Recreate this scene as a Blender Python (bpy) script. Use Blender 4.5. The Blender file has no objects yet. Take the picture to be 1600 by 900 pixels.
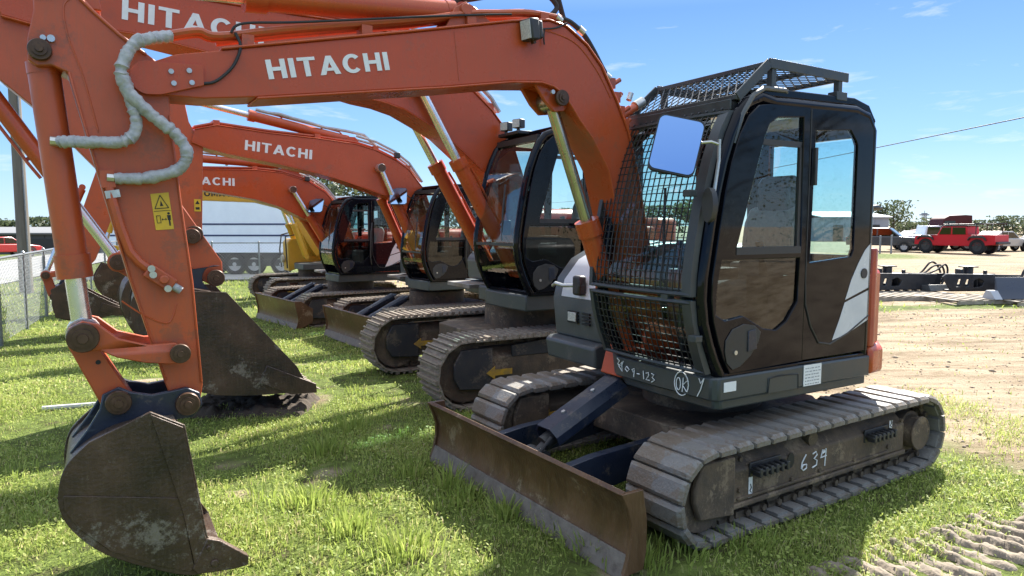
import bpy, bmesh, math, random
import numpy as np
from mathutils import Vector, Matrix, noise, geometry, Quaternion
R = math.radians
scene = bpy.context.scene
COL = scene.collection
rng = np.random.default_rng(7)
random.seed(11)

# ------------------------------------------------------------------ camera
CAM_H, CAM_PITCH, CAM_F = 1.864, 5.12, 1095.0
cd = bpy.data.cameras.new('camera'); cam = bpy.data.objects.new('camera', cd); COL.objects.link(cam)
cam.location = (0, 0, CAM_H); cam.rotation_euler = (R(90 - CAM_PITCH), 0, 0)
cd.sensor_width = 36; cd.lens = 36 * CAM_F / 1600; cd.clip_start = .05; cd.clip_end = 3000
scene.camera = cam

# ------------------------------------------------------------------ terrain height
def sstep(a, b, t):
    t = min(1, max(0, (t - a) / (b - a))); return t * t * (3 - 2 * t)
def gz(x, y, fine=True):
    s = y - .3 * x
    h = -.37 * sstep(9.2, 13.0, s) * (1 - sstep(2.5, 9, x))
    h += .10 * math.exp(-(((x + 2.05) / .75) ** 2 + ((y - 3.75) / .75) ** 2))      # rise under the front bucket
    if fine and abs(x) < 30 and -5 < y < 40:
        h += .022 * noise.noise((x * 1.1, y * 1.1, 3)) + .012 * noise.noise((x * 3.3, y * 3.3, 9))
        rt = (x - 1.5) * .907 + (y - 5.5) * .42
        m = sstep(2.5, 5, rt)
        if m > 0:   # wheel ruts in the dirt lot
            q = x * .985 - y * .17 + .4 * noise.noise((x * .2, y * .2, 1))
            h += m * .02 * math.sin((y * .95 + x * .22) * 4.2 + 1.5 * noise.noise((x * .25, y * .4, 5)))
    return h

# ------------------------------------------------------------------ materials
def nodes_of(m):
    m.use_nodes = True; return m.node_tree, m.node_tree.nodes['Principled BSDF']
def pm(name, c1, c2=None, c3=None, scale=6, rough=.5, metal=0, bump=0, bscale=40, spec=.5, coat=0, lo=.35, hi=.65, detail=8, rvar=.12, stretch=None, scuff=None, scratch=None):
    m = bpy.data.materials.new(name); t, b = nodes_of(m); N, Lk = t.nodes, t.links
    b.inputs['Roughness'].default_value = rough; b.inputs['Metallic'].default_value = metal
    b.inputs['Specular IOR Level'].default_value = spec; b.inputs['Coat Weight'].default_value = coat
    b.inputs['Coat Roughness'].default_value = .06
    b.inputs['Base Color'].default_value = (*c1, 1)
    tc = N.new('ShaderNodeTexCoord'); src = tc.outputs['Object']
    if stretch:
        mp = N.new('ShaderNodeMapping'); mp.inputs['Scale'].default_value = stretch; Lk.new(src, mp.inputs[0]); src = mp.outputs[0]
    if c2:
        n = N.new('ShaderNodeTexNoise'); n.inputs['Scale'].default_value = scale; n.inputs['Detail'].default_value = detail; n.inputs['Roughness'].default_value = .65
        Lk.new(src, n.inputs['Vector'])
        r = N.new('ShaderNodeValToRGB'); e = r.color_ramp.elements
        e[0].position = lo; e[0].color = (*c1, 1); e[1].position = hi; e[1].color = (*c2, 1)
        if c3:
            k = e.new(min(.98, hi + .12)); k.color = (*c3, 1)
        Lk.new(n.outputs['Fac'], r.inputs[0]); Lk.new(r.outputs[0], b.inputs['Base Color'])
        if rvar:
            mr = N.new('ShaderNodeMapRange'); mr.inputs[1].default_value = .3; mr.inputs[2].default_value = .7
            mr.inputs[3].default_value = max(.02, rough - rvar); mr.inputs[4].default_value = min(1, rough + rvar)
            Lk.new(n.outputs['Fac'], mr.inputs[0]); Lk.new(mr.outputs[0], b.inputs['Roughness'])
    if scuff:       # worn or dusty patches with ragged edges: colour, patch scale, threshold, strength
        sc, ss, th, amt = scuff
        na = N.new('ShaderNodeTexNoise'); na.inputs['Scale'].default_value = ss; na.inputs['Detail'].default_value = 3; Lk.new(tc.outputs['Object'], na.inputs['Vector'])
        nb = N.new('ShaderNodeTexNoise'); nb.inputs['Scale'].default_value = ss * 9; nb.inputs['Detail'].default_value = 10; nb.inputs['Roughness'].default_value = .75; Lk.new(tc.outputs['Object'], nb.inputs['Vector'])
        ad = N.new('ShaderNodeMath'); ad.operation = 'MULTIPLY_ADD'; ad.inputs[1].default_value = .75; Lk.new(nb.outputs['Fac'], ad.inputs[0]); Lk.new(na.outputs['Fac'], ad.inputs[2])
        mrr = N.new('ShaderNodeMapRange'); mrr.inputs[1].default_value = th; mrr.inputs[2].default_value = th + .10; mrr.inputs[4].default_value = amt; Lk.new(ad.outputs[0], mrr.inputs[0])
        mxx = N.new('ShaderNodeMix'); mxx.data_type = 'RGBA'; Lk.new(mrr.outputs[0], mxx.inputs[0]); mxx.inputs[7].default_value = (*sc, 1)
        old = b.inputs['Base Color'].links
        if old: Lk.new(old[0].from_socket, mxx.inputs[6])
        else: mxx.inputs[6].default_value = (*c1, 1)
        Lk.new(mxx.outputs[2], b.inputs['Base Color'])
    if scratch:     # fine directional scrapes: colour, strength
        sc, amt = scratch
        mq = N.new('ShaderNodeMapping'); mq.inputs['Scale'].default_value = (45, 9, 5); mq.inputs['Rotation'].default_value = (0, R(24), 0); Lk.new(tc.outputs['Object'], mq.inputs[0])
        nq = N.new('ShaderNodeTexNoise'); nq.inputs['Scale'].default_value = 1.6; nq.inputs['Detail'].default_value = 9; nq.inputs['Roughness'].default_value = .7; Lk.new(mq.outputs[0], nq.inputs['Vector'])
        rq = N.new('ShaderNodeMapRange'); rq.inputs[1].default_value = .50; rq.inputs[2].default_value = .72; rq.inputs[4].default_value = amt; Lk.new(nq.outputs['Fac'], rq.inputs[0])
        xq = N.new('ShaderNodeMix'); xq.data_type = 'RGBA'; Lk.new(rq.outputs[0], xq.inputs[0]); xq.inputs[7].default_value = (*sc, 1); Lk.new(b.inputs['Base Color'].links[0].from_socket, xq.inputs[6]); Lk.new(xq.outputs[2], b.inputs['Base Color'])
    if bump:
        n2 = N.new('ShaderNodeTexNoise'); n2.inputs['Scale'].default_value = bscale; n2.inputs['Detail'].default_value = 6
        Lk.new(src, n2.inputs['Vector'])
        bp = N.new('ShaderNodeBump'); bp.inputs['Strength'].default_value = bump; bp.inputs['Distance'].default_value = .01
        Lk.new(n2.outputs['Fac'], bp.inputs['Height']); Lk.new(bp.outputs[0], b.inputs['Normal'])
    return m
def glass_mat(name, tint, refl=1.0, ior=1.5):
    m = bpy.data.materials.new(name); m.use_nodes = True; t = m.node_tree; N, Lk = t.nodes, t.links
    N.remove(N['Principled BSDF']); out = N['Material Output']
    tr = N.new('ShaderNodeBsdfTransparent'); tr.inputs[0].default_value = (*tint, 1)
    gl = N.new('ShaderNodeBsdfGlossy'); gl.inputs['Roughness'].default_value = .015; gl.inputs[0].default_value = (refl, refl, refl, 1)
    fr = N.new('ShaderNodeFresnel'); fr.inputs[0].default_value = ior
    mx = N.new('ShaderNodeMixShader'); ge = N.new('ShaderNodeNewGeometry'); iv = N.new('ShaderNodeMath'); iv.operation = 'SUBTRACT'; iv.inputs[0].default_value = 1; Lk.new(ge.outputs['Backfacing'], iv.inputs[1]); ml = N.new('ShaderNodeMath'); ml.operation = 'MULTIPLY'; Lk.new(iv.outputs[0], ml.inputs[0]); Lk.new(fr.outputs[0], ml.inputs[1])
    Lk.new(ml.outputs[0], mx.inputs[0]); Lk.new(tr.outputs[0], mx.inputs[1]); Lk.new(gl.outputs[0], mx.inputs[2])
    Lk.new(mx.outputs[0], out.inputs['Surface']); return m
ORANGE = pm('orange paint', (.49, .080, .020), (.43, .070, .020), (.35, .066, .028), scale=3.0, rough=.30, spec=.45, bump=.03, bscale=120, lo=.3, hi=.62, scuff=((.26, .09, .05), 2.2, 1.0, .5), scratch=((.31, .095, .045), .4))
ORANGE_FADED = pm('faded orange paint', (.49, .090, .025), (.41, .080, .028), (.31, .068, .035), scale=4.5, rough=.38, bump=.05, bscale=90, scuff=((.17, .075, .045), 3, .97, .5), scratch=((.28, .095, .05), .45))
MAROON = pm('dusty red orange panel', (.40, .055, .02), (.30, .045, .02), scale=3, rough=.3)
YELLOW_PAINT = pm('yellow machine paint', (.62, .36, .03), (.52, .30, .03), scale=3, rough=.4)
BLACK_GLOSS = pm('black gloss paint', (.004, .0045, .008), (.007, .007, .009), scale=5, rough=.05, spec=.22, rvar=.02, lo=.4, hi=.8, scuff=((.03, .028, .026), 2.5, 1.05, .3))
BLACK_MATT = pm('black plastic', (.018, .018, .02), (.035, .033, .03), scale=12, rough=.5, bump=.1, bscale=200)
RUBBER = pm('black rubber', (.016, .016, .017), (.03, .028, .026), scale=10, rough=.7)
DARK_GREY = pm('dark grey green paint', (.034, .042, .045), (.045, .052, .052), (.07, .07, .06), scale=6, rough=.42, bump=.06, bscale=160, scuff=((.11, .10, .08), 4, .98, .45))
GREY_BODY = pm('slate grey paint', (.055, .065, .07), (.075, .082, .082), (.11, .105, .09), scale=5, rough=.4, bump=.05, bscale=140, scuff=((.16, .145, .12), 5, .99, .4))
NAVY = pm('worn navy black paint', (.012, .018, .034), (.02, .026, .042), (.05, .045, .04), scale=7, rough=.36, bump=.1, bscale=90, lo=.45, hi=.68, scuff=((.12, .10, .075), 5, .97, .6))
STEEL_PAD = pm('worn grey track pad', (.15, .14, .125), (.21, .20, .18), (.105, .08, .055), scale=9, rough=.55, bump=.45, bscale=60, scuff=((.14, .098, .058), 4, .82, .8), scratch=((.32, .305, .28), .35))
DUSTY_STEEL = pm('dusty track steel', (.16, .125, .09), (.25, .21, .16), (.10, .075, .05), scale=12, rough=.8, bump=.5, bscale=60, scuff=((.30, .26, .20), 7, .95, .6))
FRAME_DIRT = pm('muddy undercarriage paint', (.060, .044, .031), (.12, .083, .052), (.165, .115, .073), scale=7, rough=.8, bump=.4, bscale=50, lo=.36, hi=.6, scuff=((.24, .175, .11), 4.5, .93, .75))
CHAIN = pm('oily rusty chain', (.06, .045, .032), (.13, .095, .062), scale=18, rough=.65, metal=.3, bump=.3, bscale=90, scuff=((.2, .15, .10), 8, .95, .7))
RUST = pm('rusty bucket steel', (.036, .024, .017), (.080, .046, .027), (.12, .078, .050), scale=3.2, rough=.42, metal=.2, bump=.4, bscale=50, lo=.36, hi=.60, scuff=((.30, .265, .22), 3.6, .98, .55), scratch=((.17, .13, .09), .22))
RUST_BLADE = pm('brown worn blade steel', (.085, .043, .021), (.145, .076, .036), (.20, .12, .065), scale=4, rough=.42, metal=.2, bump=.35, bscale=60, lo=.34, hi=.62, stretch=(1, 1, .35), scuff=((.36, .28, .19), 5, 1.0, .55), scratch=((.28, .19, .11), .3))
BLADE_EDGE = pm('scuffed cutting edge', (.13, .105, .085), (.22, .19, .155), (.10, .07, .05), scale=12, rough=.6, metal=.3, bump=.3, bscale=60)
PIN = pm('greasy pin steel', (.06, .032, .018), (.11, .06, .035), (.025, .02, .016), scale=25, rough=.45, metal=.4)
CHROME = pm('chrome rod', (.78, .78, .77), (.66, .64, .6), scale=9, rough=.26, metal=.85, rvar=.06)
BRASSY = pm('tarnished chrome rod', (.50, .48, .42), (.38, .36, .31), scale=9, rough=.24, metal=.9, rvar=.06)
SLEEVE = pm('grey hose sleeve', (.30, .30, .30), (.44, .44, .435), (.16, .16, .16), scale=26, rough=.38, bump=.9, bscale=28)
ZINC = pm('zinc bolt', (.6, .6, .57), (.45, .45, .42), scale=20, rough=.35, metal=.8)
GALV = pm('galvanised wire', (.26, .275, .29), (.2, .21, .22), scale=8, rough=.45, metal=.6)
WHITE_DECAL = pm('white decal', (.78, .78, .77), (.70, .70, .69), scale=9, rough=.4)
CHALK = pm('white paint pen', (.75, .76, .74), rough=.8)
YELLOW_DECAL = pm('yellow decal', (.72, .45, .02), (.62, .38, .03), scale=12, rough=.45)
ARROW_YEL = pm('dirty yellow arrow', (.50, .28, .02), (.26, .17, .05), scale=14, rough=.6)
INK = pm('black print', (.012, .012, .012), rough=.6)
SILVER = pm('silver decal', (.60, .61, .63), (.52, .53, .55), scale=3, rough=.3)
SEAT = pm('grey seat fabric', (.22, .225, .22), (.17, .175, .17), scale=40, rough=.9)
CREAM = pm('cream roof lining', (.42, .40, .36), rough=.8)
LENS = pm('work lamp lens', (.62, .62, .55), (.35, .36, .33), scale=90, rough=.2, coat=.5)
MIRROR = pm('mirror glass', (.24, .38, .60), rough=.01, metal=1)  # blue of the reflected sky is tinted into the glass colour
GLASS = glass_mat('tinted cab glass', (.80, .91, .91), ior=1.62)
GLASS_DARK = glass_mat('dark gloss glass', (.32, .36, .36), ior=1.55)
WIRE = pm('black guard wire', (.014, .015, .016), (.03, .03, .03), scale=30, rough=.45)
NAVY_DIRT = pm('dirty navy track guard', (.018, .02, .028), (.04, .036, .034), (.075, .06, .045), scale=5, rough=.55, bump=.2, bscale=70, scuff=((.13, .10, .07), 4, .92, .7))
GUARD = pm('guard flat bar', (.030, .036, .038), (.05, .055, .055), scale=10, rough=.45)

# ------------------------------------------------------------------ mesh builder
class MB:
    def __init__(s): s.v = []; s.f = []
    def add(s, vs, fs, T=None):
        o = len(s.v); s.v += [tuple(T @ Vector(p)) if T else tuple(p) for p in vs]; s.f += [tuple(i + o for i in q) for q in fs]; return s
    def box(s, x0, x1, y0, y1, z0, z1, T=None):
        return s.add([(x, y, z) for x in (x0, x1) for y in (y0, y1) for z in (z0, z1)],
                     [(0, 1, 3, 2), (4, 6, 7, 5), (0, 4, 5, 1), (2, 3, 7, 6), (0, 2, 6, 4), (1, 5, 7, 3)], T)
    def _prism(s, poly, a, b, mk, holes=()):
        loops = [list(poly)] + [list(h) for h in holes]
        flat = [p for l in loops for p in l]; n = len(flat)
        vs = [mk(p, a) for p in flat] + [mk(p, b) for p in flat]; fs = []
        if holes or True:
            if not holes and len(poly) <= 4: tris = [tuple(range(n))]
            else: tris = geometry.tessellate_polygon([[Vector((p[0], p[1], 0)) for p in l] for l in loops])
            fs += [tuple(t) for t in tris] + [tuple(i + n for i in reversed(t)) for t in tris]
        k = 0
        for l in loops:
            m = len(l); fs += [(k + i, k + (i + 1) % m, k + (i + 1) % m + n, k + i + n) for i in range(m)]; k += m
        return s.add(vs, fs)
    def prism(s, poly, y0, y1, holes=()): return s._prism(poly, y0, y1, lambda p, t: (p[0], t, p[1]), holes)      # poly in x,z
    def prismz(s, poly, z0, z1, holes=()): return s._prism(poly, z0, z1, lambda p, t: (p[0], p[1], t), holes)     # poly in x,y
    def prismx(s, poly, x0, x1, holes=()): return s._prism(poly, x0, x1, lambda p, t: (t, p[0], p[1]), holes)     # poly in y,z
    def ring(s, c, u, w, r, n): return [tuple(c + u * (math.cos(2 * math.pi * i / n) * r) + w * (math.sin(2 * math.pi * i / n) * r)) for i in range(n)]
    def tube(s, pts, r, n=8, cap=True):
        pts = [Vector(p) for p in pts]; o = len(s.v); m = len(pts)
        d = (pts[1] - pts[0]).normalized(); u = d.orthogonal().normalized()
        for i, p in enumerate(pts):
            d = (pts[min(i + 1, m - 1)] - pts[max(i - 1, 0)]).normalized()
            u = (u - d * u.dot(d)).normalized(); w = d.cross(u)
            s.v += s.ring(p, u, w, r[i] if isinstance(r, (list, tuple)) else r, n)
        for i in range(m - 1):
            for k in range(n):
                a = o + i * n + k; b = o + i * n + (k + 1) % n; s.f.append((a, b, b + n, a + n))
        if cap: s.f.append(tuple(o + k for k in reversed(range(n)))); s.f.append(tuple(o + (m - 1) * n + k for k in range(n)))
        return s
    def cyl(s, p0, p1, r0, r1=None, n=16): return s.tube([p0, p1], [r0, r0 if r1 is None else r1], n)
    def pin(s, x, z, y0, y1, r, n=18): return s.cyl((x, y0, z), (x, y1, z), r, n=n)
    def bar(s, p0, p1, w, h, side=(0, 1, 0)):
        p0, p1 = Vector(p0), Vector(p1); d = (p1 - p0).normalized(); sd = Vector(side); sd = (sd - d * sd.dot(d)).normalized(); up = d.cross(sd)
        vs = [p + sd * (w / 2 * a) + up * (h / 2 * b) for p in (p0, p1) for a, b in ((-1, -1), (1, -1), (1, 1), (-1, 1))]
        return s.add(vs, [(0, 1, 2, 3), (7, 6, 5, 4), (0, 4, 5, 1), (1, 5, 6, 2), (2, 6, 7, 3), (3, 7, 4, 0)])
    def strip(s, path, t, y0, y1):
        """plate of thickness t that follows an x,z path between y0 and y1"""
        path = [Vector(p) for p in path]; m = len(path); L = []
        for i, p in enumerate(path):
            d = (path[min(i + 1, m - 1)] - path[max(i - 1, 0)]).normalized(); nrm = Vector((-d.y, d.x))
            L.append((p, p + nrm * t))
        vs = []
        for a, b in L: vs += [(a.x, y0, a.y), (a.x, y1, a.y), (b.x, y1, b.y), (b.x, y0, b.y)]
        fs = [(3, 2, 1, 0), tuple(4 * (m - 1) + k for k in range(4))]
        for i in range(m - 1):
            o = 4 * i
            for k in range(4): fs.append((o + k, o + (k + 1) % 4, o + 4 + (k + 1) % 4, o + 4 + k))
        return s.add(vs, fs)
    def build(s, name, mat, parent=None, bevel=0, smooth=35, loc=None):
        me = bpy.data.meshes.new(name); me.from_pydata(s.v, [], s.f)
        bm = bmesh.new(); bm.from_mesh(me); bmesh.ops.recalc_face_normals(bm, faces=bm.faces); bm.to_mesh(me); bm.free()
        if smooth:
            me.polygons.foreach_set('use_smooth', [True] * len(me.polygons)); me.set_sharp_from_angle(angle=R(smooth))
        me.materials.append(mat)
        return link(name, me, parent, bevel, loc)
def link(name, me, parent=None, bevel=0, loc=None):
    o = bpy.data.objects.new(name, me); COL.objects.link(o)
    if parent: o.parent = parent
    if loc: o.location = loc
    if bevel:
        b = o.modifiers.new('bevel', 'BEVEL'); b.width = bevel; b.segments = 2; b.limit_method = 'ANGLE'; b.angle_limit = R(35)
    return o
def tag(o, label=None, cat=None, group=None, kind=None):
    for k, v in (('label', label), ('category', cat), ('group', group), ('kind', kind)):
        if v: o[k] = v
    return o
def empty(name, loc, rz=0):
    o = bpy.data.objects.new(name, None); COL.objects.link(o); o.location = loc; o.rotation_euler.z = rz; o.empty_display_size = .2; return o
def copy_tree(o, parent=None):
    c = o.copy(); COL.objects.link(c)
    if parent: c.parent = parent
    for ch in list(o.children): copy_tree(ch, c)
    return c

# ------------------------------------------------------------------ lettering
def arc(cx, cz, rx, rz, a0, a1, n=14): return [(cx + rx * math.cos(R(a0 + (a1 - a0) * i / n)), cz + rz * math.sin(R(a0 + (a1 - a0) * i / n))) for i in range(n + 1)]
S_ = .235
def rect(x0, z0, x1, z1): return [(x0, z0), (x1, z0), (x1, z1), (x0, z1)]
GLY = {
 'H': (.84, [rect(0, 0, S_, 1), rect(.605, 0, .84, 1), rect(S_, .41, .605, .6)]),
 'I': (.245, [rect(0, 0, .245, 1)]),
 'T': (.82, [rect(.29, 0, .53, .83), rect(0, .83, .82, 1)]),
 'A': (.98, [[(0, 0), (.26, 0), (.62, 1), (.38, 1)], [(.72, 0), (.98, 0), (.62, 1), (.485, .68)], rect(.26, .2, .72, .36)]),
 'C': (.9, [arc(.47, .5, .47, .52, 42, 318, 22) + arc(.47, .5, .23, .33, 318, 42, 22)]),
 'O': (.94, [arc(.47, .5, .47, .52, 2, 358, 26) + arc(.47, .5, .23, .33, 358, 2, 26)]),
 'M': (.98, [rect(0, 0, S_, 1), rect(.78, 0, .98, 1), [(S_, 1), (.39, .15), (.59, .15), (.78, 1), (.6, 1), (.49, .5), (.38, 1)]]),
 'U': (.82, [rect(0, .3, S_, 1), rect(.62, .3, .82, 1), arc(.41, .32, .41, .34, 180, 360, 12) + arc(.41, .32, .21, .16, 360, 180, 12)]),
 'S': (.78, [rect(0, 0, .78, .18), rect(.58, .18, .78, .42), rect(0, .42, .78, .58), rect(0, .58, .2, .82), rect(0, .82, .78, 1)]),
}
def smooth(pts, k=8):
    P_ = [Vector(p) for p in pts]; q = []
    for i in range(len(P_) - 1):
        p0, p1, p2, p3 = P_[max(i - 1, 0)], P_[i], P_[i + 1], P_[min(i + 2, len(P_) - 1)]
        for j in range(k):
            t = j / k; q.append(.5 * ((2 * p1) + (p2 - p0) * t + (2 * p0 - 5 * p1 + 4 * p2 - p3) * t * t + (-p0 + 3 * p1 - 3 * p2 + p3) * t ** 3))
    return q + [P_[-1]]
def lettering(word, p0, p1, h, y, thick=.003, gap=.15):
    """block letters on the x,z plane y, running from p0 to p1 (baseline)"""
    mb = MB(); tot = sum(GLY[c][0] for c in word) + gap * (len(word) - 1)
    p0, p1 = Vector(p0), Vector(p1); d = (p1 - p0); ux = d / tot; n = Vector((-d.y, d.x)).normalized()
    if n.y < 0: n = -n
    a = 0
    for c in word:
        for k, poly in enumerate(GLY[c][1]):
            q = [p0 + ux * (a + x) + n * (z * h) for x, z in poly]
            mb.prism([(v.x, v.y) for v in q], y - .001, y + thick + k * .0007)
        a += GLY[c][0] + gap
    return mb
def scribble(strokes, fn, r=.003):
    mb = MB()
    for st in strokes: mb.tube([fn(*p) for p in st], r, 5)
    return mb
def fnt(text, size, mat, name, parent, M):
    """small printed text as a flat mesh (built in font)"""
    c = bpy.data.curves.new(name, 'FONT'); c.body = text; c.size = size; c.align_x = 'CENTER'; c.align_y = 'CENTER'; c.extrude = .0006
    o = bpy.data.objects.new(name, c); COL.objects.link(o); dg = bpy.context.evaluated_depsgraph_get()
    me = bpy.data.meshes.new_from_object(o.evaluated_get(dg)); bpy.data.objects.remove(o); bpy.data.curves.remove(c)
    me.transform(M); me.materials.clear(); me.materials.append(mat); return link(name, me, parent)
# ------------------------------------------------------------------ excavator components (x forward, y to the machine's left, z up)
def shoe_mesh(style, w, pitch):
    mb = MB(); L = pitch * (.855 if style == 'pad' else .95)
    if style == 'pad':      # flat pad with bevelled rim, on a narrower steel base
        t = .048; c = .02
        prof = [(-L / 2, -t), (L / 2, -t), (L / 2, -c), (L / 2 - c, 0), (-L / 2 + c, 0), (-L / 2, -c)]
        mb.prism(prof, -w / 2 + c, w / 2 - c)
        for sg in (-1, 1):
            y = sg * (w / 2 - c); ye = sg * w / 2; o = len(mb.v)
            outer = [(-L / 2, -t), (L / 2, -t), (L / 2, -c - .006), (-L / 2, -c - .006)]
            mb.v += [(x, y, z) for x, z in prof] + [(x, ye, z) for x, z in ((-L / 2 + .004, -t), (L / 2 - .004, -t), (L / 2 - .004, -c - .004), (L / 2 - c, -c), (-L / 2 + c, -c), (-L / 2 + .004, -c - .004))]
            mb.f += [(o + i, o + (i + 1) % 6, o + 6 + (i + 1) % 6, o + 6 + i) for i in range(6)] + [tuple(o + 6 + i for i in range(6))]
        mb.box(-L / 2 + .004, L / 2 - .03, -w / 2 + .03, w / 2 - .03, -t - .016, -t)
    else:                   # triple grouser
        mb.box(-L / 2, L / 2, -w / 2, w / 2, -.045, -.028)
        for x in (-L * .44, 0, L * .44):
            mb.prism([(x - .014, -.028), (x + .014, -.028), (x + .008, 0), (x - .008, 0)], -w / 2 + .004, w / 2 - .004)
    return mb
def stadium(xf, xr, r, pitch):
    """positions, tangent angles along the track path (outer surface); bottom at z 0"""
    s = xf - xr; per = 2 * s + 2 * math.pi * r; n = round(per / pitch); out = []
    for i in range(n):
        t = (i + .35) * per / n
        if t < s: out.append((xf - t, 0, math.pi))                       # bottom, normal down
        elif t < s + math.pi * r:
            a = (t - s) / r; out.append((xr - r * math.sin(a), r - r * math.cos(a), math.pi - a))
        elif t < 2 * s + math.pi * r: q = t - s - math.pi * r; out.append((xr + q, 2 * r - .0 * q, 0))
        else: a = (t - 2 * s - math.pi * r) / r; out.append((xf + r * math.sin(a), r + r * math.cos(a), -a))
    return out, per / n
def crawler(parent, yc, cfg, near):
    xf, xr, r, w = cfg['xf'], cfg['xr'], cfg['r'], cfg['w']; sg = 1 if near > 0 else -1
    fr = MB(); h0, h1 = r * .64, r * 1.62
    # side frame: box beam with sloped top, idler yoke and motor bracket
    yo = yc + (w / 2 - .085) * 1; yi = yc - (w / 2 - .085)
    fr.prismx([(yi, h0), (yo, h0), (yo, h1 - .09), (yo - .11, h1), (yi + .11, h1), (yi, h1 - .09)], xr + r * .55, xf - r * .35)
    fr.box(xr + r * .5, xf - r * .3, yi - .012, yo + .012, h0 - .035, h0)
    root = fr.build('crawler_track', cfg['frame_mat'], parent, bevel=.01)
    g = MB()
    for ys in (1, -1):                                                   # idler guard plates each side
        y0 = yc + ys * (w / 2 - .075)
        g.prism([(xf - r * .75, h0 - .05), (xf + r * .25, h0 - .02), (xf + r * .42, h0 + .1), (xf + r * .42, h1 - .12), (xf + r * .2, h1 + .02), (xf - r * .75, h1 + .02)], y0 - .012, y0 + .03 if ys > 0 else y0 + .012)
    g.build('idler_guard', cfg['guard_mat'], root, bevel=.012)
    MB().cyl((xf, yc - .13, r), (xf, yc + .13, r), r - .075, n=28).cyl((xf, yc - .13, r), (xf, yc + .13, r), .07).build('front_idler', FRAME_DIRT, root)
    sp = MB(); N = 19
    poly = []
    for i in range(N * 4):
        a = 2 * math.pi * i / (N * 4); q = r - .07 if i % 4 in (0, 1) else r - .115; poly.append((xr + q * math.cos(a), r + q * math.sin(a)))
    sp.prism(poly, yc - .025, yc + .025); sp.build('drive_sprocket', CHAIN, root)
    mo = MB().cyl((xr, yc - .16, r), (xr, yc + w / 2 - .13, r), r * .52, n=28).cyl((xr, yc + w / 2 - .13, r), (xr, yc + w / 2 - .045, r), r * .43, r * .40, n=28)
    mo.tube([(xr + r * .41 * math.cos(a), yc + w / 2 - .05, r + r * .41 * math.sin(a)) for a in [i * math.pi / 12 for i in range(25)]], .008, 6)
    mo.build('travel_motor', FRAME_DIRT, root)
    for i in range(cfg.get('rollers', 5)):
        x = xr + r * .7 + (xf - xr - r * 1.4) * i / (cfg.get('rollers', 5) - 1)
        MB().cyl((x, yc - .1, .145), (x, yc + .1, .145), .065).build('track_roller', CHAIN, root)
    xc = (xf + xr) / 2 + .1
    MB().cyl((xc, yc - .08, 2 * r - .14), (xc, yc + .12, 2 * r - .14), .05).build('carrier_roller', CHAIN, root)
    path, pt = stadium(xf, xr, r, cfg['pitch'])
    ch = MB()
    for x, z, a in path:                                                 # chain links: two offset rails and a pin bush per shoe
        T = Matrix.Translation((x, yc, z)) @ Matrix.Rotation(-a, 4, 'Y')
        for y in (-.07, .045):
            ch.box(-pt * .56, pt * .2, y, y + .025, -.115, -.055, T); ch.box(-pt * .2, pt * .56, y + .03 * (1 if y > 0 else -1), y + .025 + .03 * (1 if y > 0 else -1), -.105, -.06, T)
        q = [T @ Vector((pt * .4, yy, -.088)) for yy in (-.12, .12)]; ch.cyl(q[0], q[1], .022, n=8)
    ch.build('track_chain', CHAIN, root)
    me = None
    for x, z, a in path:
        if me is None: o = shoe_mesh(cfg['style'], w, pt).build('track_shoe', cfg['shoe_mat'], root, smooth=15); me = o.data
        else: o = link('track_shoe', me, root)
        o.location = (x, yc, z); o.rotation_euler.y = -a
    return root
def rotz(o, a): o.rotation_euler.z = a; return o
def cylinder(parent, name, p0, p1, split, rb, rr, y, mat, rodmat, rz=0, eye=True, hose=True):
    """barrel from p0 to the split point, rod on to p1 (x,z points on plane y)"""
    a, b = Vector((p0[0], y, p0[1])), Vector((p1[0], y, p1[1])); s = a.lerp(b, split); d = (b - a).normalized()
    mb = MB().cyl(a + d * rb * .6, s, rb, n=24).cyl(s - d * .10, s + d * .012, rb * 1.16, n=24).cyl(a + d * rb * .5, a + d * rb * 1.3, rb * 1.05, n=20)
    mb.cyl(a + Vector((0, -rb * .9, 0)), a + Vector((0, rb * .9, 0)), rb * .8, n=18)
    side = Vector((0, 1, 0)); up = d.cross(side)
    if hose: mb.tube([s - d * .16 + up * rb * 1.25, s - d * .3 + up * rb * 1.35, a + d * .22 + up * rb * 1.35, a + d * .16 + up * rb * .9], .014, 8)
    for k in (.3, .7) if hose else (): q = a.lerp(s, k); mb.bar(q + up * rb * .9 - side * .02, q + up * rb * 1.4 - side * .02, .03, .03)
    o = mb.build(name, mat, parent)
    if rz: rotz(o, rz)
    rd = MB().cyl(s, b - d * rr * 1.2, rr, n=20)
    if eye: rd.cyl(b - side * (rr * 1.6), b + side * (rr * 1.6), rr * 1.65, n=20)
    r = rd.build('piston_rod', rodmat, o)
    return o
def pins(parent, pts, y0, y1, r, collar=.035):
    for x, z in pts:
        e = .0004; c = collar
        half = lambda y, g: [(y + g * c * 1.75, r * .5), (y + g * c * 1.35 + g * e, r * .55), (y + g * c * 1.35, r), (y + g * c + g * e, r), (y + g * c, r * 1.5), (y + g * c * .85, r * 1.58), (y, r * 1.58), (y - g * .003, r * .9)]
        q = half(y0, -1) + list(reversed(half(y1, 1)))
        MB().tube([(x, y, z) for y, _ in q], [w for _, w in q], 22).build('pivot_pin', PIN, parent)
def plates(mb, top, y, t=.014, over=.014):
    mb.strip(top, t, -y - over, y + over)
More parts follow.
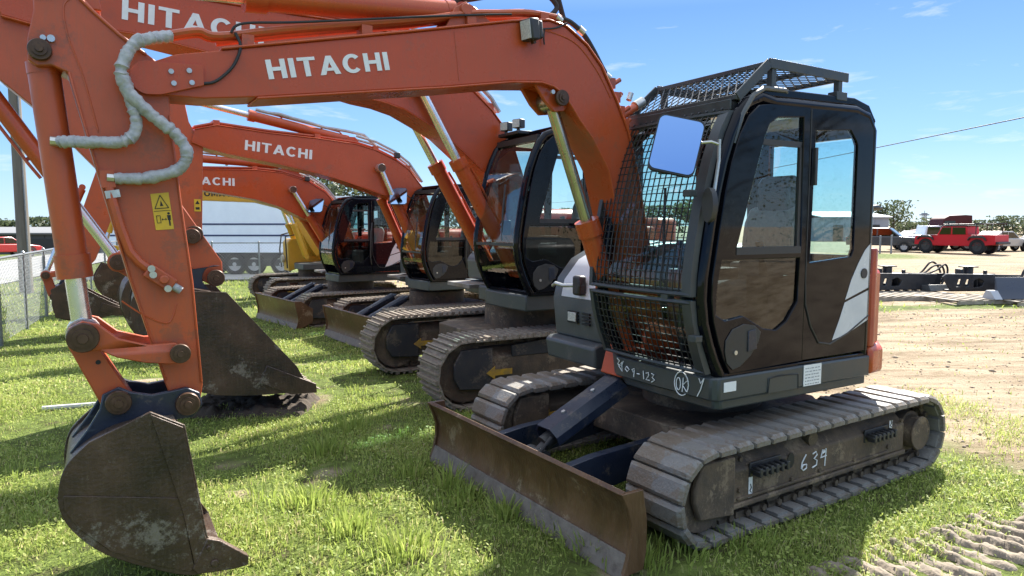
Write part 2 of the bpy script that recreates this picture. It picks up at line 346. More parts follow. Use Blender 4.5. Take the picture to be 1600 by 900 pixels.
def dozer_blade(parent, xb, half, zt, yaw=0, cyl=1, endback=.28):
    prof = [(xb + .03, .03), (xb - .005, .10), (xb - .03, .2), (xb - .03, .29), (xb - .005, .38), (xb + .035, zt - .01), (xb + .05, zt)]
    mb = MB().strip(prof, .03, -half, half)
    mb.prism([(xb - .06, .12), (xb - .16, .16), (xb - .16, zt - .1), (xb - .05, zt - .07)], -half * .96, half * .96)
    bl = mb.build('dozer_blade', RUST_BLADE, parent, bevel=.004)
    MB().strip([(xb + .052, .0), (xb + .02, .08), (xb + .002, .125)], .02, -half + .01, half - .01).build('cutting_edge', BLADE_EDGE, bl, bevel=.003)
    for s in (1, -1):
        y = s * half
        MB().prism([(xb + .045, .02), (xb + .015, .10), (xb - .008, .2), (xb - .008, .3), (xb + .02, .39), (xb + .06, zt + .012), (xb - .09, zt + .012), (xb - endback, zt - .16), (xb - endback, .14), (xb - .1, .03)], y - .012, y + .014).build('end_plate', RUST_BLADE, bl, bevel=.004)
    for s in (1, -1):
        MB().prism([(xb - .05, .14), (xb - .05, .36), (xb - .35, .40), (.55, .44), (.55, .26), (xb - .35, .16)], s * .40 - .035, s * .40 + .035).build('push_arm', NAVY, bl, bevel=.006)
    return bl
HOLE_DOOR = [(.775, 1.72), (.64, 2.14), (.555, 2.40), (.515, 2.48), (.44, 2.525), (.20, 2.545), (.185, 1.71)]
HOLE_LOW = [(.895, 1.655), (.93, 1.50), (.935, 1.33), (.86, 1.29), (.70, 1.31), (.52, 1.22), (.40, 1.20), (.30, 1.25), (.20, 1.37), (.19, 1.655)]
def cab(parent, rz, dx=0, dy=0, dz=0, guard=False, y0=0.0, y1=1.0):
    def P(l): return [(x + dx, z + dz) for x, z in l]
    a, b = y0 + dy, y1 + dy
    FR = P([(.88, .95), (.94, 1.05), (.985, 1.15), (1.03, 1.28), (1.05, 1.42), (1.045, 1.55), (1.02, 1.70), (.99, 1.88), (.955, 2.06), (.91, 2.23), (.85, 2.39), (.79, 2.51), (.72, 2.59), (.60, 2.64)])
    RF = P([(.60, 2.64), (.45, 2.655), (-.36, 2.67), (-.5, 2.64), (-.57, 2.55)])
    fr = MB()
    fr.strip(list(reversed(RF)), .05, a + .02, b - .02)                                        # roof skin
    for y in (a + .03, b - .035):                                                              # front pillars and roof rails
        fr.tube([(x - .03, y, z) for x, z in FR] + [(x, y, z - .035) for x, z in RF[1:]] + [(RF[-1][0], y, .95 + dz)], .042, 10)
    fr.box(-.60 + dx, .87 + dx, a, b, .93 + dz, .965 + dz)
    fr.prismx([(a + .02, .96 + dz), (b - .02, .96 + dz), (b - .02, 2.6 + dz), (a + .02, 2.6 + dz)], -.60 + dx, -.56 + dx, holes=[[(a + .14, 1.65 + dz), (b - .14, 1.65 + dz), (b - .14, 2.48 + dz), (a + .14, 2.48 + dz)]])
    sil = FR + RF + P([(-.6, .96)])
    fr.prism([(x - (.05 if i < len(FR) else 0), z - (.03 if z > 2.5 + dz else 0)) for i, (x, z) in enumerate(sil)], a + .0, a + .035,
             holes=[P([(.86, 1.25), (.96, 1.45), (.9, 1.9), (.74, 2.4), (.6, 2.52), (.12, 2.54), (.10, 1.25)]), P([(.02, 1.5), (.0, 2.52), (-.45, 2.52), (-.47, 1.5)])])
    for z in (2.60,): fr.box(.2 + dx, .72 + dx, a + .05, b - .05, z - .05 + dz, z - .02 + dz)
    cb = fr.build('cab', BLACK_GLOSS, parent, bevel=.006); rotz(cb, rz)
    # door with its window openings
    door = [(x - .075, z + .01) for x, z in FR[:11]] + P([(.70, 2.52), (.62, 2.585), (.52, 2.60), (.135, 2.61), (.135, .975)])
    dr = MB().prism(door, b - .03, b + .012, holes=[P(HOLE_DOOR), P(HOLE_LOW)]).build('door', BLACK_GLOSS, cb, bevel=.005)
    MB().prism(P([(x, z) for x, z in HOLE_DOOR]), b - .012, b - .008).build('door_window', GLASS, cb, smooth=0)
    MB().prism(P(HOLE_LOW), b - .010, b - .005).build('lower_window', GLASS_DARK, cb, smooth=0)
    s = MB().box(.19 + dx, .58 + dx, b - .018, b + .004, 2.355 + dz, 2.39 + dz).box(.185 + dx, .215 + dx, b - .018, b + .004, 1.72 + dz, 2.37 + dz).box(.19 + dx, .78 + dx, b - .02, b + .016, 1.685 + dz, 1.73 + dz)
    s.build('window_frame', BLACK_MATT, cb)
    rec = arc(.70, 1.13, .15, .115, 40, 320, 20); rec = [(.855, 1.17), (.80, 1.235), (.70, 1.262), (.60, 1.245), (.545, 1.20), (.565, 1.14), (.63, 1.06), (.72, 1.0), (.79, .985), (.84, 1.03), (.86, 1.10)]
    hd = MB().prism(P(rec), b + .013, b + .019).build('door_handle', BLACK_MATT, cb, bevel=.003)
    MB().prism(P([(.585, 1.10), (.665, 1.085), (.665, 1.215), (.60, 1.225)]), b + .0195, b + .026).build('handle_pull', NAVY, cb, bevel=.004)
    MB().cyl((.77 + dx, b + .019, 1.09 + dz), (.77 + dx, b + .025, 1.09 + dz), .014).build('door_lock', ZINC, cb)
    MB().box(.075 + dx, .10 + dx, b + .013, b + .035, 2.12 + dz, 2.36 + dz).build('hinge', BLACK_MATT, cb, bevel=.004)
    # rear quarter panel
    rp = P([(.122, .975), (.122, 2.61), (-.36, 2.625), (-.49, 2.60), (-.555, 2.52), (-.59, .98)])
    HQ = P([(.06, 2.47), (-.30, 2.50), (-.36, 2.44), (-.385, 2.40), (-.385, 1.70), (-.36, 1.65), (.075, 1.62)])
    q = MB().prism(rp, b - .03, b + .002, holes=[HQ]).build('quarter_panel', BLACK_GLOSS, cb, bevel=.004)
    MB().prism(HQ, b - .012, b - .008).build('quarter_window', GLASS, cb, smooth=0)
    MB().tube([(.12 + dx, b + .004, z + dz) for z in (2.6, 1.5)] + [(x + dx, b + .004, z + dz) for x, z in ((.11, 1.35), (.05, 1.2), (-.04, 1.08), (-.16, 1.06), (-.35, 1.12), (-.58, 1.23))], .007, 6).build('panel_seam', BLACK_MATT, cb)
    sw = P([(-.575, 1.75), (-.50, 1.69), (-.44, 1.60), (-.37, 1.47), (-.30, 1.33), (-.30, 1.335), (-.572, 1.44)])
    MB().prism(P([(-.575, 1.74), (-.51, 1.69), (-.44, 1.60), (-.37, 1.49), (-.312, 1.355), (-.572, 1.43)]), b + .003, b + .005).build('silver_decal', SILVER, cb, smooth=0)
    MB().prism(P([(-.306, 1.335), (-.255, 1.22), (-.185, 1.085), (-.36, 1.12), (-.575, 1.20), (-.572, 1.41)]), b + .003, b + .005).build('silver_decal', SILVER, cb, smooth=0)
    MB().cyl((-.505 + dx, b + .004, 1.53 + dz), (-.505 + dx, b + .012, 1.53 + dz), .035).build('fuel_lock', BLACK_MATT, cb)
    # glazing
    MB().strip(list(reversed([(x - .02, z) for x, z in FR[2:12]])), .008, a + .07, b - .075).build('windshield', GLASS, cb)
    MB().box(-.59 + dx, -.584 + dx, a + .15, b - .15, 1.66 + dz, 2.47 + dz).build('rear_window', GLASS, cb, smooth=0)
    MB().prism(P([(.86, 1.26), (.95, 1.45), (.89, 1.9), (.73, 2.39), (.6, 2.51), (.13, 2.53), (.11, 1.26)]), a + .014, a + .019).build('side_window', GLASS, cb, smooth=0)
    zz = 1.46 + dz
    MB().bar((1.03 + dx, a + .06, zz), (1.03 + dx, b - .07, zz), .03, .03, (1, 0, 0)).build('windshield_bar', BLACK_MATT, cb)
    MB().bar((.72 + dx, a + .05, 2.575 + dz), (.72 + dx, b - .06, 2.575 + dz), .09, .06, (1, 0, 0)).build('windshield_frame', BLACK_MATT, cb)
    MB().tube([(.93 + dx, a + .55, 2.1 + dz), (1.0 + dx, a + .62, 1.8 + dz), (1.03 + dx, a + .66, 1.5 + dz)], .01, 6).build('wiper', BLACK_MATT, cb)
    # inside
    yc = (a + b) / 2
    st = MB(); st.box(-.1 + dx, .36 + dx, yc - .24, yc + .24, 1.32 + dz, 1.46 + dz); st.prism(P([(-.22, 1.4), (-.06, 1.4), (-.13, 1.9), (-.18, 2.0), (-.26, 2.0), (-.30, 1.9)]), yc - .24, yc + .24)
    se = st.build('seat', SEAT, cb, bevel=.04)
    MB().prism(P([(-.17, 1.96), (-.14, 2.03), (-.15, 2.17), (-.19, 2.22), (-.25, 2.22), (-.28, 2.15), (-.26, 1.97)]), yc - .14, yc + .14).build('headrest', BLACK_MATT, cb, bevel=.035)
    MB().box(-.15 + dx, .3 + dx, yc - .2, yc + .2, .96 + dz, 1.32 + dz).build('seat_base', BLACK_MATT, cb, bevel=.02)
    for s_ in (1, -1):
        c = MB().box(-.15 + dx, .42 + dx, yc + s_ * .37 - .09, yc + s_ * .37 + .09, 1.0 + dz, 1.54 + dz); c.tube([(.36 + dx, yc + s_ * .37, 1.54 + dz), (.38 + dx, yc + s_ * .37, 1.64 + dz), (.40 + dx, yc + s_ * .36, 1.76 + dz)], [.035, .018, .028], 10)
        c.build('control_console', BLACK_MATT, cb, bevel=.015)
    pd = MB()
    for y in (-.08, .08): pd.tube([(.62 + dx, yc + y, 1.0 + dz), (.66 + dx, yc + y, 1.25 + dz), (.6 + dx, yc + y, 1.55 + dz)], .014, 8)
    pd.build('travel_lever', BLACK_MATT, cb)
    MB().box(.70 + dx, .74 + dx, a + .08, a + .26, 1.55 + dz, 1.72 + dz).build('monitor', BLACK_MATT, cb, bevel=.01)
    MB().box(-.5 + dx, .55 + dx, a + .06, b - .06, 2.592 + dz, 2.598 + dz).build('roof_lining', CREAM, cb)
    MB().box(-.55 + dx, -.2 + dx, a + .06, b - .06, .97 + dz, 1.58 + dz).build('rear_shelf', CREAM, cb, bevel=.03)
    cb['P'] = 1
    return cb, FR
# ------------------------------------------------------------------ the front excavator (compact, guarded cab)
def front_excavator():
    U = 0.0; LOW = R(2.5)                                   # root turns with the upper structure; the undercarriage sits 2.5 degrees off
    ex = empty('excavator', (1.507, 5.486, 0), R(210.5))
    tag(ex, 'foremost orange excavator with wire mesh guard over its cab and rusty bucket in front', 'excavator', 'orange excavators parked in a row')
    cfg = dict(xf=1.16, xr=-1.17, r=.295, w=.45, pitch=.154, style='pad', shoe_mat=STEEL_PAD, frame_mat=FRAME_DIRT, guard_mat=FRAME_DIRT)
    tl = crawler(ex, .935, cfg, 1); rotz(tl, LOW)
    tr = crawler(ex, -.935, cfg, -1); rotz(tr, LOW)
    # details of the near track frame
    yo = .935 + .14
    for x in (.62, -.62):
        st = MB().box(x - .15, x + .15, yo - .005, yo + .075, .37, .385)
        for k in range(6): st.box(x - .145 + k * .052, x - .118 + k * .052, yo + .02, yo + .08, .345, .40)
        st.box(x - .15, x + .15, yo - .005, yo + .01, .33, .42); st.build('step', BLACK_MATT, tl, bevel=.005)
    MB().prism(arc(.36, .36, .035, .05, 0, 359, 16), yo + .001, yo + .004).build('frame_opening', INK, tl)
    for x in (.27, -.02): MB().prismz([(x + .06 * math.cos(a), yo - .06 + .022 * math.sin(a)) for a in [i * math.pi / 8 for i in range(16)]], .473, .478).build('frame_opening', INK, tl)
    six = [[(.0, 1), (-.25, .6), (-.3, .15), (-.1, 0), (.12, .12), (.1, .38), (-.15, .4), (-.28, .2)]]
    f634 = [[(.05, 1), (-.2, .55), (-.25, .2), (-.1, .02), (.1, .12), (.1, .35), (-.12, .38), (-.22, .22)],
            [(.5, .9), (.72, 1), (.8, .78), (.6, .58), (.8, .42), (.78, .12), (.5, .02)],
            [(1.2, 1), (1.05, .5), (1.45, .55)], [(1.42, 1.02), (1.36, -.1)], [(1.2, .75), (1.38, .85), (1.3, .95), (1.2, .75)]]
    scribble(f634, lambda a, b: (.21 - a * .16, yo + .004, .265 + b * .105), .0045).build('chalk_number', CHALK, tl)
    for x, z0, z1 in ((.735, .2, .33), (-.83, .36, .44)):
        MB().box(x, x + .035, yo + .001, yo + .003, z0, z1).build('frame_label', WHITE_DECAL, tl)
        MB().tube([(x + .01, yo + .005, z0 + .03), (x + .025, yo + .005, z0 + .045), (x + .012, yo + .005, z0 + .06), (x + .02, yo + .005, z0 + .085)], .003, 5).build('label_print', INK, tl)
    MB().prismz([(.62, yo - .1), (.5, yo - .1), (.5, yo - .06), (.62, yo - .06)], .476, .48).build('frame_label', ARROW_YEL, tl)
    arr = [(1.32, .30), (1.22, .365), (1.225, .335), (1.06, .345), (1.06, .265), (1.22, .265), (1.22, .235)]
    MB().prism([(x - .28, z) for x, z in arr], -.935 + .155, -.935 + .178).build('direction_arrow', ARROW_YEL, tr)
    for x, z in ((.86, .46), (.86, .27), (-.78, .25), (-.95, .42), (.05, .235), (-.35, .235), (.35, .235)): MB().cyl((x, yo - .002, z), (x, yo + .014, z), .016, n=6).build('frame_bolt', FRAME_DIRT, tl)
    MB().box(-.78, .88, yo - .002, yo + .012, .205, .222).build('frame_lip', FRAME_DIRT, tl, bevel=.004)
    # middle of the undercarriage
    cf = MB().prismz([(.8, -.45), (.8, .45), (.45, .8), (-.45, .8), (-.8, .45), (-.8, -.45), (-.45, -.8), (.45, -.8)], .30, .50).cyl((0, 0, .48), (0, 0, .73), .46, n=36).cyl((0, 0, .60), (0, 0, .66), .52, n=36)
    for y in (.3, -.3): cf.bar((.7, y * .6, .42), (-.7, y * 1.6, .42), .1, .12)
    rotz(cf.build('carbody', FRAME_DIRT, ex, bevel=.01), LOW)
    bl = dozer_blade(ex, 1.80, 1.13, .46, endback=.12); rotz(bl, LOW)
    # blade lift cylinder under its folded plate guard
    gd = MB(); A, B = Vector((.88, -.03, .72)), Vector((1.50, -.03, .44)); d = (B - A).normalized(); sd = Vector((0, 1, 0)); up = d.cross(sd) * -1
    if up.z < 0: up = -up
    sec = [(-.125, -.06), (-.125, .0), (-.075, .055), (.075, .055), (.125, .0), (.125, -.06)]
    vs = [tuple(p + sd * a + up * b) for p in (A, B) for a, b in sec] + [tuple(p + sd * a * .9 + up * (b - .012)) for p in (A, B) for a, b in sec]
    gd.v += vs; n = 6
    for i in range(5): gd.f += [(i, i + 1, i + 1 + n, i + n), (12 + i, 12 + i + n, 13 + i + n, 13 + i)]
    for o, q in ((0, 12), (6, 18)):
        for i in range(5): gd.f.append((o + i, q + i, q + i + 1, o + i + 1))
    for i in (0, 5): gd.f.append((i, i + n, 12 + i + n, 12 + i))
    gd.build('cylinder_guard', NAVY, bl, smooth=0)
    MB().cyl(A - up * .03, B + d * .05 - up * .05, .055, n=18).cyl(B + d * .02 - up * .06, B + d * .24 - up * .11, .035).cyl(B + d * .12 + sd * -.09 - up * .09, B + d * .12 + sd * .09 - up * .09, .05).build('lift_cylinder', BLACK_MATT, bl)
    MB().tube([B + sd * .09 + d * .02 + up * .01, B + d * .16 + sd * .1 - up * .03, B + d * .2 - up * .08, B + d * .16 - sd * .05 - up * .05], .012, 8).build('hydraulic_hose', RUBBER, bl)
    for k in (.3, .72): q = A.lerp(B, k) + up * .055; MB().cyl(q, q + up * .012, .016, n=8).build('guard_bolt', ZINC, bl)
    # ---------------- upper structure
    cb, FR = cab(ex, U, guard=True)
    base = MB().prismz([(.955, .12), (.965, .5), (.94, .985), (.90, 1.02), (-.60, 1.02), (-.60, -.95), (.55, -.95), (.62, -.3), (.86, -.06)], .80, .945)
    base.prismz([(.90, .16), (.91, .5), (.89, .96), (.85, .99), (-.60, .99), (-.60, -.9), (.5, -.9), (.6, -.3), (.8, -.02)], .735, .80)
    bf = base.build('base_frame', DARK_GREY, ex, bevel=.012)
    MB().box(.18, .47, 1.021, 1.025, .80, .90).build('service_hatch', DARK_GREY, bf, bevel=.003)
    MB().tube([(.47, 1.026, .805), (.46, 1.026, .895), (.36, 1.026, .905), (.28, 1.026, .90), (.185, 1.026, .895), (.18, 1.026, .80)], .003, 5).build('hatch_seam', INK, bf)
    lb = MB().box(.76, .865, 1.021, 1.0245, .855, .915); lb.build('base_label', WHITE_DECAL, bf)
    MB().box(-.055, .125, 1.021, 1.0245, .805, .945).build('base_label', WHITE_DECAL, bf)
    pr = MB(); rr = random.Random(4)
    for i in range(6):
        z = .925 - i * .021; x = .11
        while x > -.035: w = rr.uniform(.008, .028); pr.box(x - w, x, 1.0245, 1.0252, z - .006, z); x -= w + rr.uniform(.006, .012)
    pr.build('label_print', pm('grey print', (.25, .26, .27), rough=.7), bf)
    txt = [[(0, 1), (.16, .86), (.05, .62), (.22, .55)], [(.12, .5), (.3, .8), (.34, .2), (.12, .5)], [(.3, .55), (.40, .9)],
           [(.62, .62), (.52, .42), (.66, .28), (.78, .45), (.62, .62)], [(1.08, .6), (.95, .5), (1.02, .35), (1.1, .55), (1.06, .05)], [(1.25, .32), (1.42, .34)],
           [(1.62, .62), (1.66, .1)], [(1.78, .52), (1.92, .6), (1.94, .4), (1.78, .1), (2.0, .12)], [(2.1, .6), (2.24, .55), (2.14, .36), (2.28, .22), (2.1, .04)]]
    def onskirt(a, b): y = .13 + a * .175; return (.962 + .010 * (1 - abs(y - .5) * 2) - (0 if y > .12 else 0), y, .825 + b * .105)
    scribble(txt, onskirt, .0035).build('chalk_writing', CHALK, bf)
    circ = [[(.76 + .058 * math.cos(a), .87 + .075 * math.sin(a)) for a in [i * 2 * math.pi / 20 for i in range(-2, 18)]], [(.735 + .018 * math.cos(a), .865 + .04 * math.sin(a)) for a in [i * math.pi / 6 for i in range(13)]],
            [(.775, .91), (.768, .82)], [(.805, .895), (.77, .862), (.805, .825)], [(.90, .93), (.915, .90), (.94, .935)], [(.94, .935), (.915, .86), (.89, .815)]]
    scribble(circ, lambda y, z: (.972 - (y - .5) * .055, y, z), .0035).build('chalk_writing', CHALK, bf)
    # counterweight and rear corner
    cwp = [(-.60, 1.03), (-.78, 1.0), (-.98, .85), (-1.17, .55), (-1.25, .2), (-1.25, -.2), (-1.17, -.55), (-.98, -.85), (-.6, -1.03)]
    cw = MB().prismz(cwp, .80, 1.0).prismz([(x * .97, y * .97) for x, y in cwp], 1.0, 1.55)
    cw.build('counterweight', ORANGE, ex, bevel=.03)
    MB().prismz([(-.603, 1.0), (-.66, 1.005), (-.72, .97), (-.72, .85), (-.603, .85)], 1.0, 1.70).build('corner_panel', MAROON, ex, bevel=.015)
    # engine covers, right front box
    MB().prismx([(-1.0, .95), (-.04, .95), (-.04, 1.62), (-.12, 1.70), (-.9, 1.70), (-1.0, 1.6)], -1.1, -.25).build('engine_cover', DARK_GREY, ex, bevel=.03)
    hood = [(.70, .93), (.735, 1.25), (.69, 1.42), (.55, 1.58), (.32, 1.69), (.05, 1.72), (-.25, 1.72), (-.25, .93)]
    hb = MB().prism(hood, -1.03, -.36).build('side_toolbox', GREY_BODY, ex, bevel=.03)
    MB().prism([(.775, .74), (.80, .90), (.75, .93), (-.2, .93), (-.2, .74)], -1.05, -.36).build('box_base', GREY_BODY, hb, bevel=.02)
    MB().strip([(.738, 1.27), (.705, 1.41), (.56, 1.575), (.33, 1.69), (.05, 1.735)], .012, -.90, -.46).build('hood_grille', SILVER, hb, bevel=.004)
    for k in range(7): pass
    vt = MB()
    for k in range(4): vt.box(.728, .742, -.80, -.66, 1.06 + k * .028, 1.075 + k * .028); vt.box(.728, .742, -.60, -.50, 1.06 + k * .028, 1.075 + k * .028)
    vt.build('vent_slot', INK, hb)
    MB().box(.735, .748, -.79, -.68, 1.075, 1.15).build('box_light', LENS, hb, bevel=.004)
    MB().box(.72, .80, -.66, -.56, 1.30, 1.46).build('camera_box', BLACK_MATT, hb, bevel=.02)
    MB().tube([(.76, -.62, 1.38), (.80, -.78, 1.37), (.82, -.86, 1.385), (.80, -.93, 1.36)], .016, 8).build('mirror_bracket', ZINC, hb)
    MB().box(.62, .632, -.33, -.20, .96, 1.16).build('base_label', WHITE_DECAL, hb)
    # ---------------- guard on the cab front
    def prof(y, off=.0):
        pts = [(x + .055, z) for x, z in FR if .96 < z]
        return pts
    G = [(.955, .965), (1.02, 1.12), (1.065, 1.27), (1.095, 1.43), (1.09, 1.58), (1.07, 1.74), (1.035, 1.92), (.995, 2.10), (.945, 2.28), (.88, 2.43), (.81, 2.545)]
    Gv = [Vector((p[0], 0, p[1])) for p in G]; cum = [0]
    for i in range(len(Gv) - 1): cum.append(cum[-1] + (Gv[i + 1] - Gv[i]).length)
    def at(s):
        for i in range(len(cum) - 1):
            if s <= cum[i + 1] + 1e-6: return Gv[i].lerp(Gv[i + 1], (s - cum[i]) / (cum[i + 1] - cum[i]))
        return Gv[-1]
    y0, y1 = .0, .96; tot = cum[-1]
    def bow(y): return .03 * (1 - ((y - .48) / .48) ** 2)
    mesh = MB(); ssplit = cum[3]
    N = 19
    for i in range(N + 1):
        y = y0 + .015 + (y1 - y0 - .06) * i / N
        for s0, s1 in ((.02, ssplit - .025), (ssplit + .025, tot - .01)):
            m = 9; mesh.tube([(lambda q: (q.x + bow(y), y, q.z))(at(s0 + (s1 - s0) * k / m)) for k in range(m + 1)], .0042, 4)
    s = .04
    while s < tot - .01:
        if abs(s - ssplit) > .03:
            q = at(s); mesh.tube([(q.x + bow(y) - .006, y, q.z) for y in [y0 + (y1 - y0 - .02) * k / 8 for k in range(9)]], .0042, 4)
        s += .0495
    mesh.build('guard_mesh', WIRE, cb, smooth=0)
    gf = MB()
    for s0, s1 in ((.0, ssplit - .012), (ssplit + .012, tot)):
        for y, w in ((y0, .035), (y1 - .03, .075)):
            m = 10; P_ = [at(s0 + (s1 - s0) * k / m) for k in range(m + 1)]
            o = len(gf.v)
            for q in P_:
                for a, b in ((-w / 2, -.035), (w / 2, -.035), (w / 2, .012), (-w / 2, .012)): gf.v.append((q.x + b, y + a, q.z))
            for k in range(m):
                for e in range(4): gf.f.append((o + 4 * k + e, o + 4 * k + (e + 1) % 4, o + 4 * k + 4 + (e + 1) % 4, o + 4 * k + 4 + e))
            gf.f += [(o, o + 1, o + 2, o + 3), tuple(o + 4 * m + k for k in (3, 2, 1, 0))]
        for sq in (s0 + .012, s1 - .012):
            q = at(sq); gf.tube([(q.x + bow(y), y, q.z) for y in [y0 + (y1 - y0) * k / 8 for k in range(9)]], .014, 6)
    gf.build('guard_frame', GUARD, cb)
    for z, y in ((1.43, .76), (1.2, 1.0), (2.05, .93)): MB().box(1.06, 1.12, y - .03, y + .03, z - .02, z + .02).build('guard_latch', GUARD, cb, bevel=.005)
    # ---------------- roof guard
    rg = MB(); ya, yb = -.03, .97
    pf = [(.76, 2.625), (.49, 2.855), (-.29, 2.845)]
    for y in (ya, yb):
        for p, q in zip(pf, pf[1:]): rg.bar((p[0], y, p[1]), (q[0], y, q[1]), .014, .06)
    for x, z in ((.755, 2.628), (.49, 2.852), (.10, 2.845), (-.285, 2.845)): rg.bar((x, ya, z), (x, yb, z), .03, .03, (1, 0, 0))
    for y in (ya + .02, yb - .02):
        rg.box(-.235, -.195, y - .02, y + .02, 2.74, 2.83); rg.box(-.27, -.16, y - .035, y + .035, 2.69, 2.745); rg.box(.42, .46, y - .02, y + .02, 2.66, 2.83)
    rg.bar((.79, ya + .02, 2.585), (.79, yb - .02, 2.585), .012, .06, (1, 0, 0))
    rg.build('roof_guard', GUARD, cb, bevel=.003)
    rm = MB()
    def diamond(p, q, n, yy0, yy1, u):
        p, q = Vector((p[0], 0, p[1])), Vector((q[0], 0, q[1])); L = (q - p).length; W = yy1 - yy0
        k = -int(L * u) - 1
        step = .062
        for sgn in (1, -1):
            c = -L * 1.7
            while c < W + L * 1.7:
                pts = []
                t0, t1 = 0, L
                f = lambda t: c + sgn * t * .6
                ts = [t for t in (0, L)]
                a, b = f(0), f(L)
                lo, hi = 0.0, L
                if sgn * .6 != 0:
                    ta, tb = (0 - c) / (sgn * .6), (W - c) / (sgn * .6)
                    lo, hi = max(lo, min(ta, tb)), min(hi, max(ta, tb))
                if hi - lo > .01:
                    A, B = p.lerp(q, lo / L), p.lerp(q, hi / L)
                    rm.tube([(A.x, yy0 + f(lo), A.z), (B.x, yy0 + f(hi), B.z)], .0042, 4)
                c += step
    diamond((.74, 2.64), (.50, 2.845), 0, ya + .01, yb - .01, 1); diamond((.48, 2.85), (.11, 2.842), 0, ya + .01, yb - .01, 1); diamond((.09, 2.842), (-.27, 2.84), 0, ya + .01, yb - .01, 1); diamond((.80, 2.56), (.77, 2.615), 0, ya + .03, yb - .03, 1)
    rm.build('roof_guard_mesh', WIRE, cb, smooth=0)
    MB().tube([(.80, .985, 2.35), (.75, 1.0, 2.52), (.66, 1.0, 2.64), (.55, .99, 2.695), (.35, .98, 2.70), (.25, .93, 2.67)], .016, 8).build('grab_rail', GREY_BODY, cb)
    for x, y in ((.42, .9), (.33, .82), (-.05, .9), (-.38, .93)): MB().box(x - .04, x + .04, y - .03, y + .03, 2.66, 2.70).build('roof_bracket', BLACK_MATT, cb, bevel=.005)
    # mirror on its arm
    mm = MB(); pw, ph, c = .125, .155, .035
    out = [(sx * (pw - c) + c * math.cos(a), sz * (ph - c) + c * math.sin(a)) for sx, sz, a0 in ((1, 1, 0), (-1, 1, 90), (-1, -1, 180), (1, -1, 270)) for a in [R(a0 + 22.5 * i) for i in range(5)]]
    rz = R(210.5); n = Vector((-.12, -.97, .17)).normalized()                                   # world normal of the mirror face
    n = Matrix.Rotation(-rz, 3, 'Z') @ n
    cpos = Vector((1.245, .975, 2.315)); up = Vector((0, 0, 1)); up = (up - n * up.dot(n)).normalized(); sd = up.cross(n); q = Matrix((sd, up, n)).transposed() @ Matrix.Rotation(R(-13), 3, 'Z')
    def mplate(mat, name, s, d0, d1):
        mb = MB(); mb.prismz([(x * s, y * s) for x, y in out], d0, d1); o = mb.build(name, mat, cb); o.data.transform(Matrix.Translation(cpos) @ q.to_4x4()); return o
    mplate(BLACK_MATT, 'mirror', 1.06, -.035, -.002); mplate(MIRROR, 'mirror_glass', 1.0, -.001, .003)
    MB().tube([cpos - n * .025, (1.14, .93, 2.33), (1.0, 1.0, 2.345), (.955, 1.02, 2.33)], .009, 8).tube([(.955, 1.02, 2.36), (.955, 1.02, 2.24), (1.02, 1.03, 1.92)], .010, 8).build('mirror_arm', ZINC, cb)
    MB().prismz(arc(0, 0, .045, .1, 0, 359, 16), -.02, .02).build('mirror_back', BLACK_MATT, cb, loc=(1.03, 1.03, 1.98)).rotation_euler = (R(90), 0, R(90))
    # stickers on the door
    MB().box(.83, .90, 1.0005, 1.0025, 1.655, 1.74).build('door_sticker', WHITE_DECAL, cb)
    dm = Matrix.Translation((.865, 1.0035, 1.70)) @ Matrix.Rotation(R(180), 4, 'Z') @ Matrix.Rotation(R(90), 4, 'X')
    fnt('OH', .05, INK, 'sticker_print', cb, dm)
    MB().box(.38, .50, .0, .012, 2.24, 2.34).build('window_sticker', pm('green sticker', (.05, .35, .25), rough=.6), cb)
    MB().tube([(-.62, .96, 1.99), (-.70, .95, 1.99), (-.8, .93, 1.985)], [.012, .022, .01], 8).build('antenna_stub', BLACK_MATT, cb)
    # ---------------- boom
    top = [(3.84, 2.635), (3.72, 2.69), (3.51, 2.735), (3.35, 2.77), (2.53, 2.95), (1.83, 3.11), (1.56, 3.155), (1.42, 3.135), (1.26, 3.04), (1.14, 2.92), (1.01, 2.71), (.90, 2.50), (.81, 2.2), (.73, 1.85), (.63, 1.45), (.55, 1.22)]
    bot = [(.50, 1.10), (.56, 1.02), (.66, 1.02), (.76, 1.18), (.87, 1.55), (.97, 1.92), (1.06, 2.24), (1.2, 2.45), (1.30, 2.555), (1.38, 2.655), (1.44, 2.72), (1.52, 2.76), (1.61, 2.775), (1.83, 2.755), (2.27, 2.68), (3.35, 2.52), (3.60, 2.49), (3.84, 2.49), (3.90, 2.56)]
    b = MB().prism(top + bot, -.13, .13)
    plates(b, list(reversed(top[2:-1])), .13); plates(b, list(reversed(bot[3:-3])), .13)
    b.prism([(1.64, 2.77), (1.56, 2.66), (1.49, 2.60), (1.41, 2.61), (1.36, 2.66), (1.32, 2.55), (1.2, 2.43), (1.4, 2.75)], -.10, -.07).prism([(1.64, 2.77), (1.56, 2.66), (1.49, 2.60), (1.41, 2.61), (1.36, 2.66), (1.32, 2.55), (1.2, 2.43), (1.4, 2.75)], .07, .10)
    bm_ = rotz(b.build('boom', ORANGE, ex, bevel=.006), U)
    lettering('HITACHI', (3.285, 2.615), (2.625, 2.735), .098, .131).build('lettering', WHITE_DECAL, bm_, smooth=0)
    for pts in ([(2.22, 3.005), (2.19, 2.72)], [(1.62, 3.10), (1.36, 3.05), (1.18, 2.90), (1.05, 2.72)]): MB().tube([(v.x, .131, v.y) for v in smooth([(a_, b_, 0) for a_, b_ in pts])], .004, 5).build('weld_seam', ORANGE, bm_)
    pins(bm_, [(1.455, 2.685)], -.10, .131, .032, .02)
    MB().pin(1.53, 2.715, .131, .15, .014).build('grease_fitting', ZINC, bm_)
    cv = [(3.60, 2.645), (3.60, 2.55), (3.79, 2.488)] + arc(3.845, 2.562, .078, .078, -92, 82, 14)
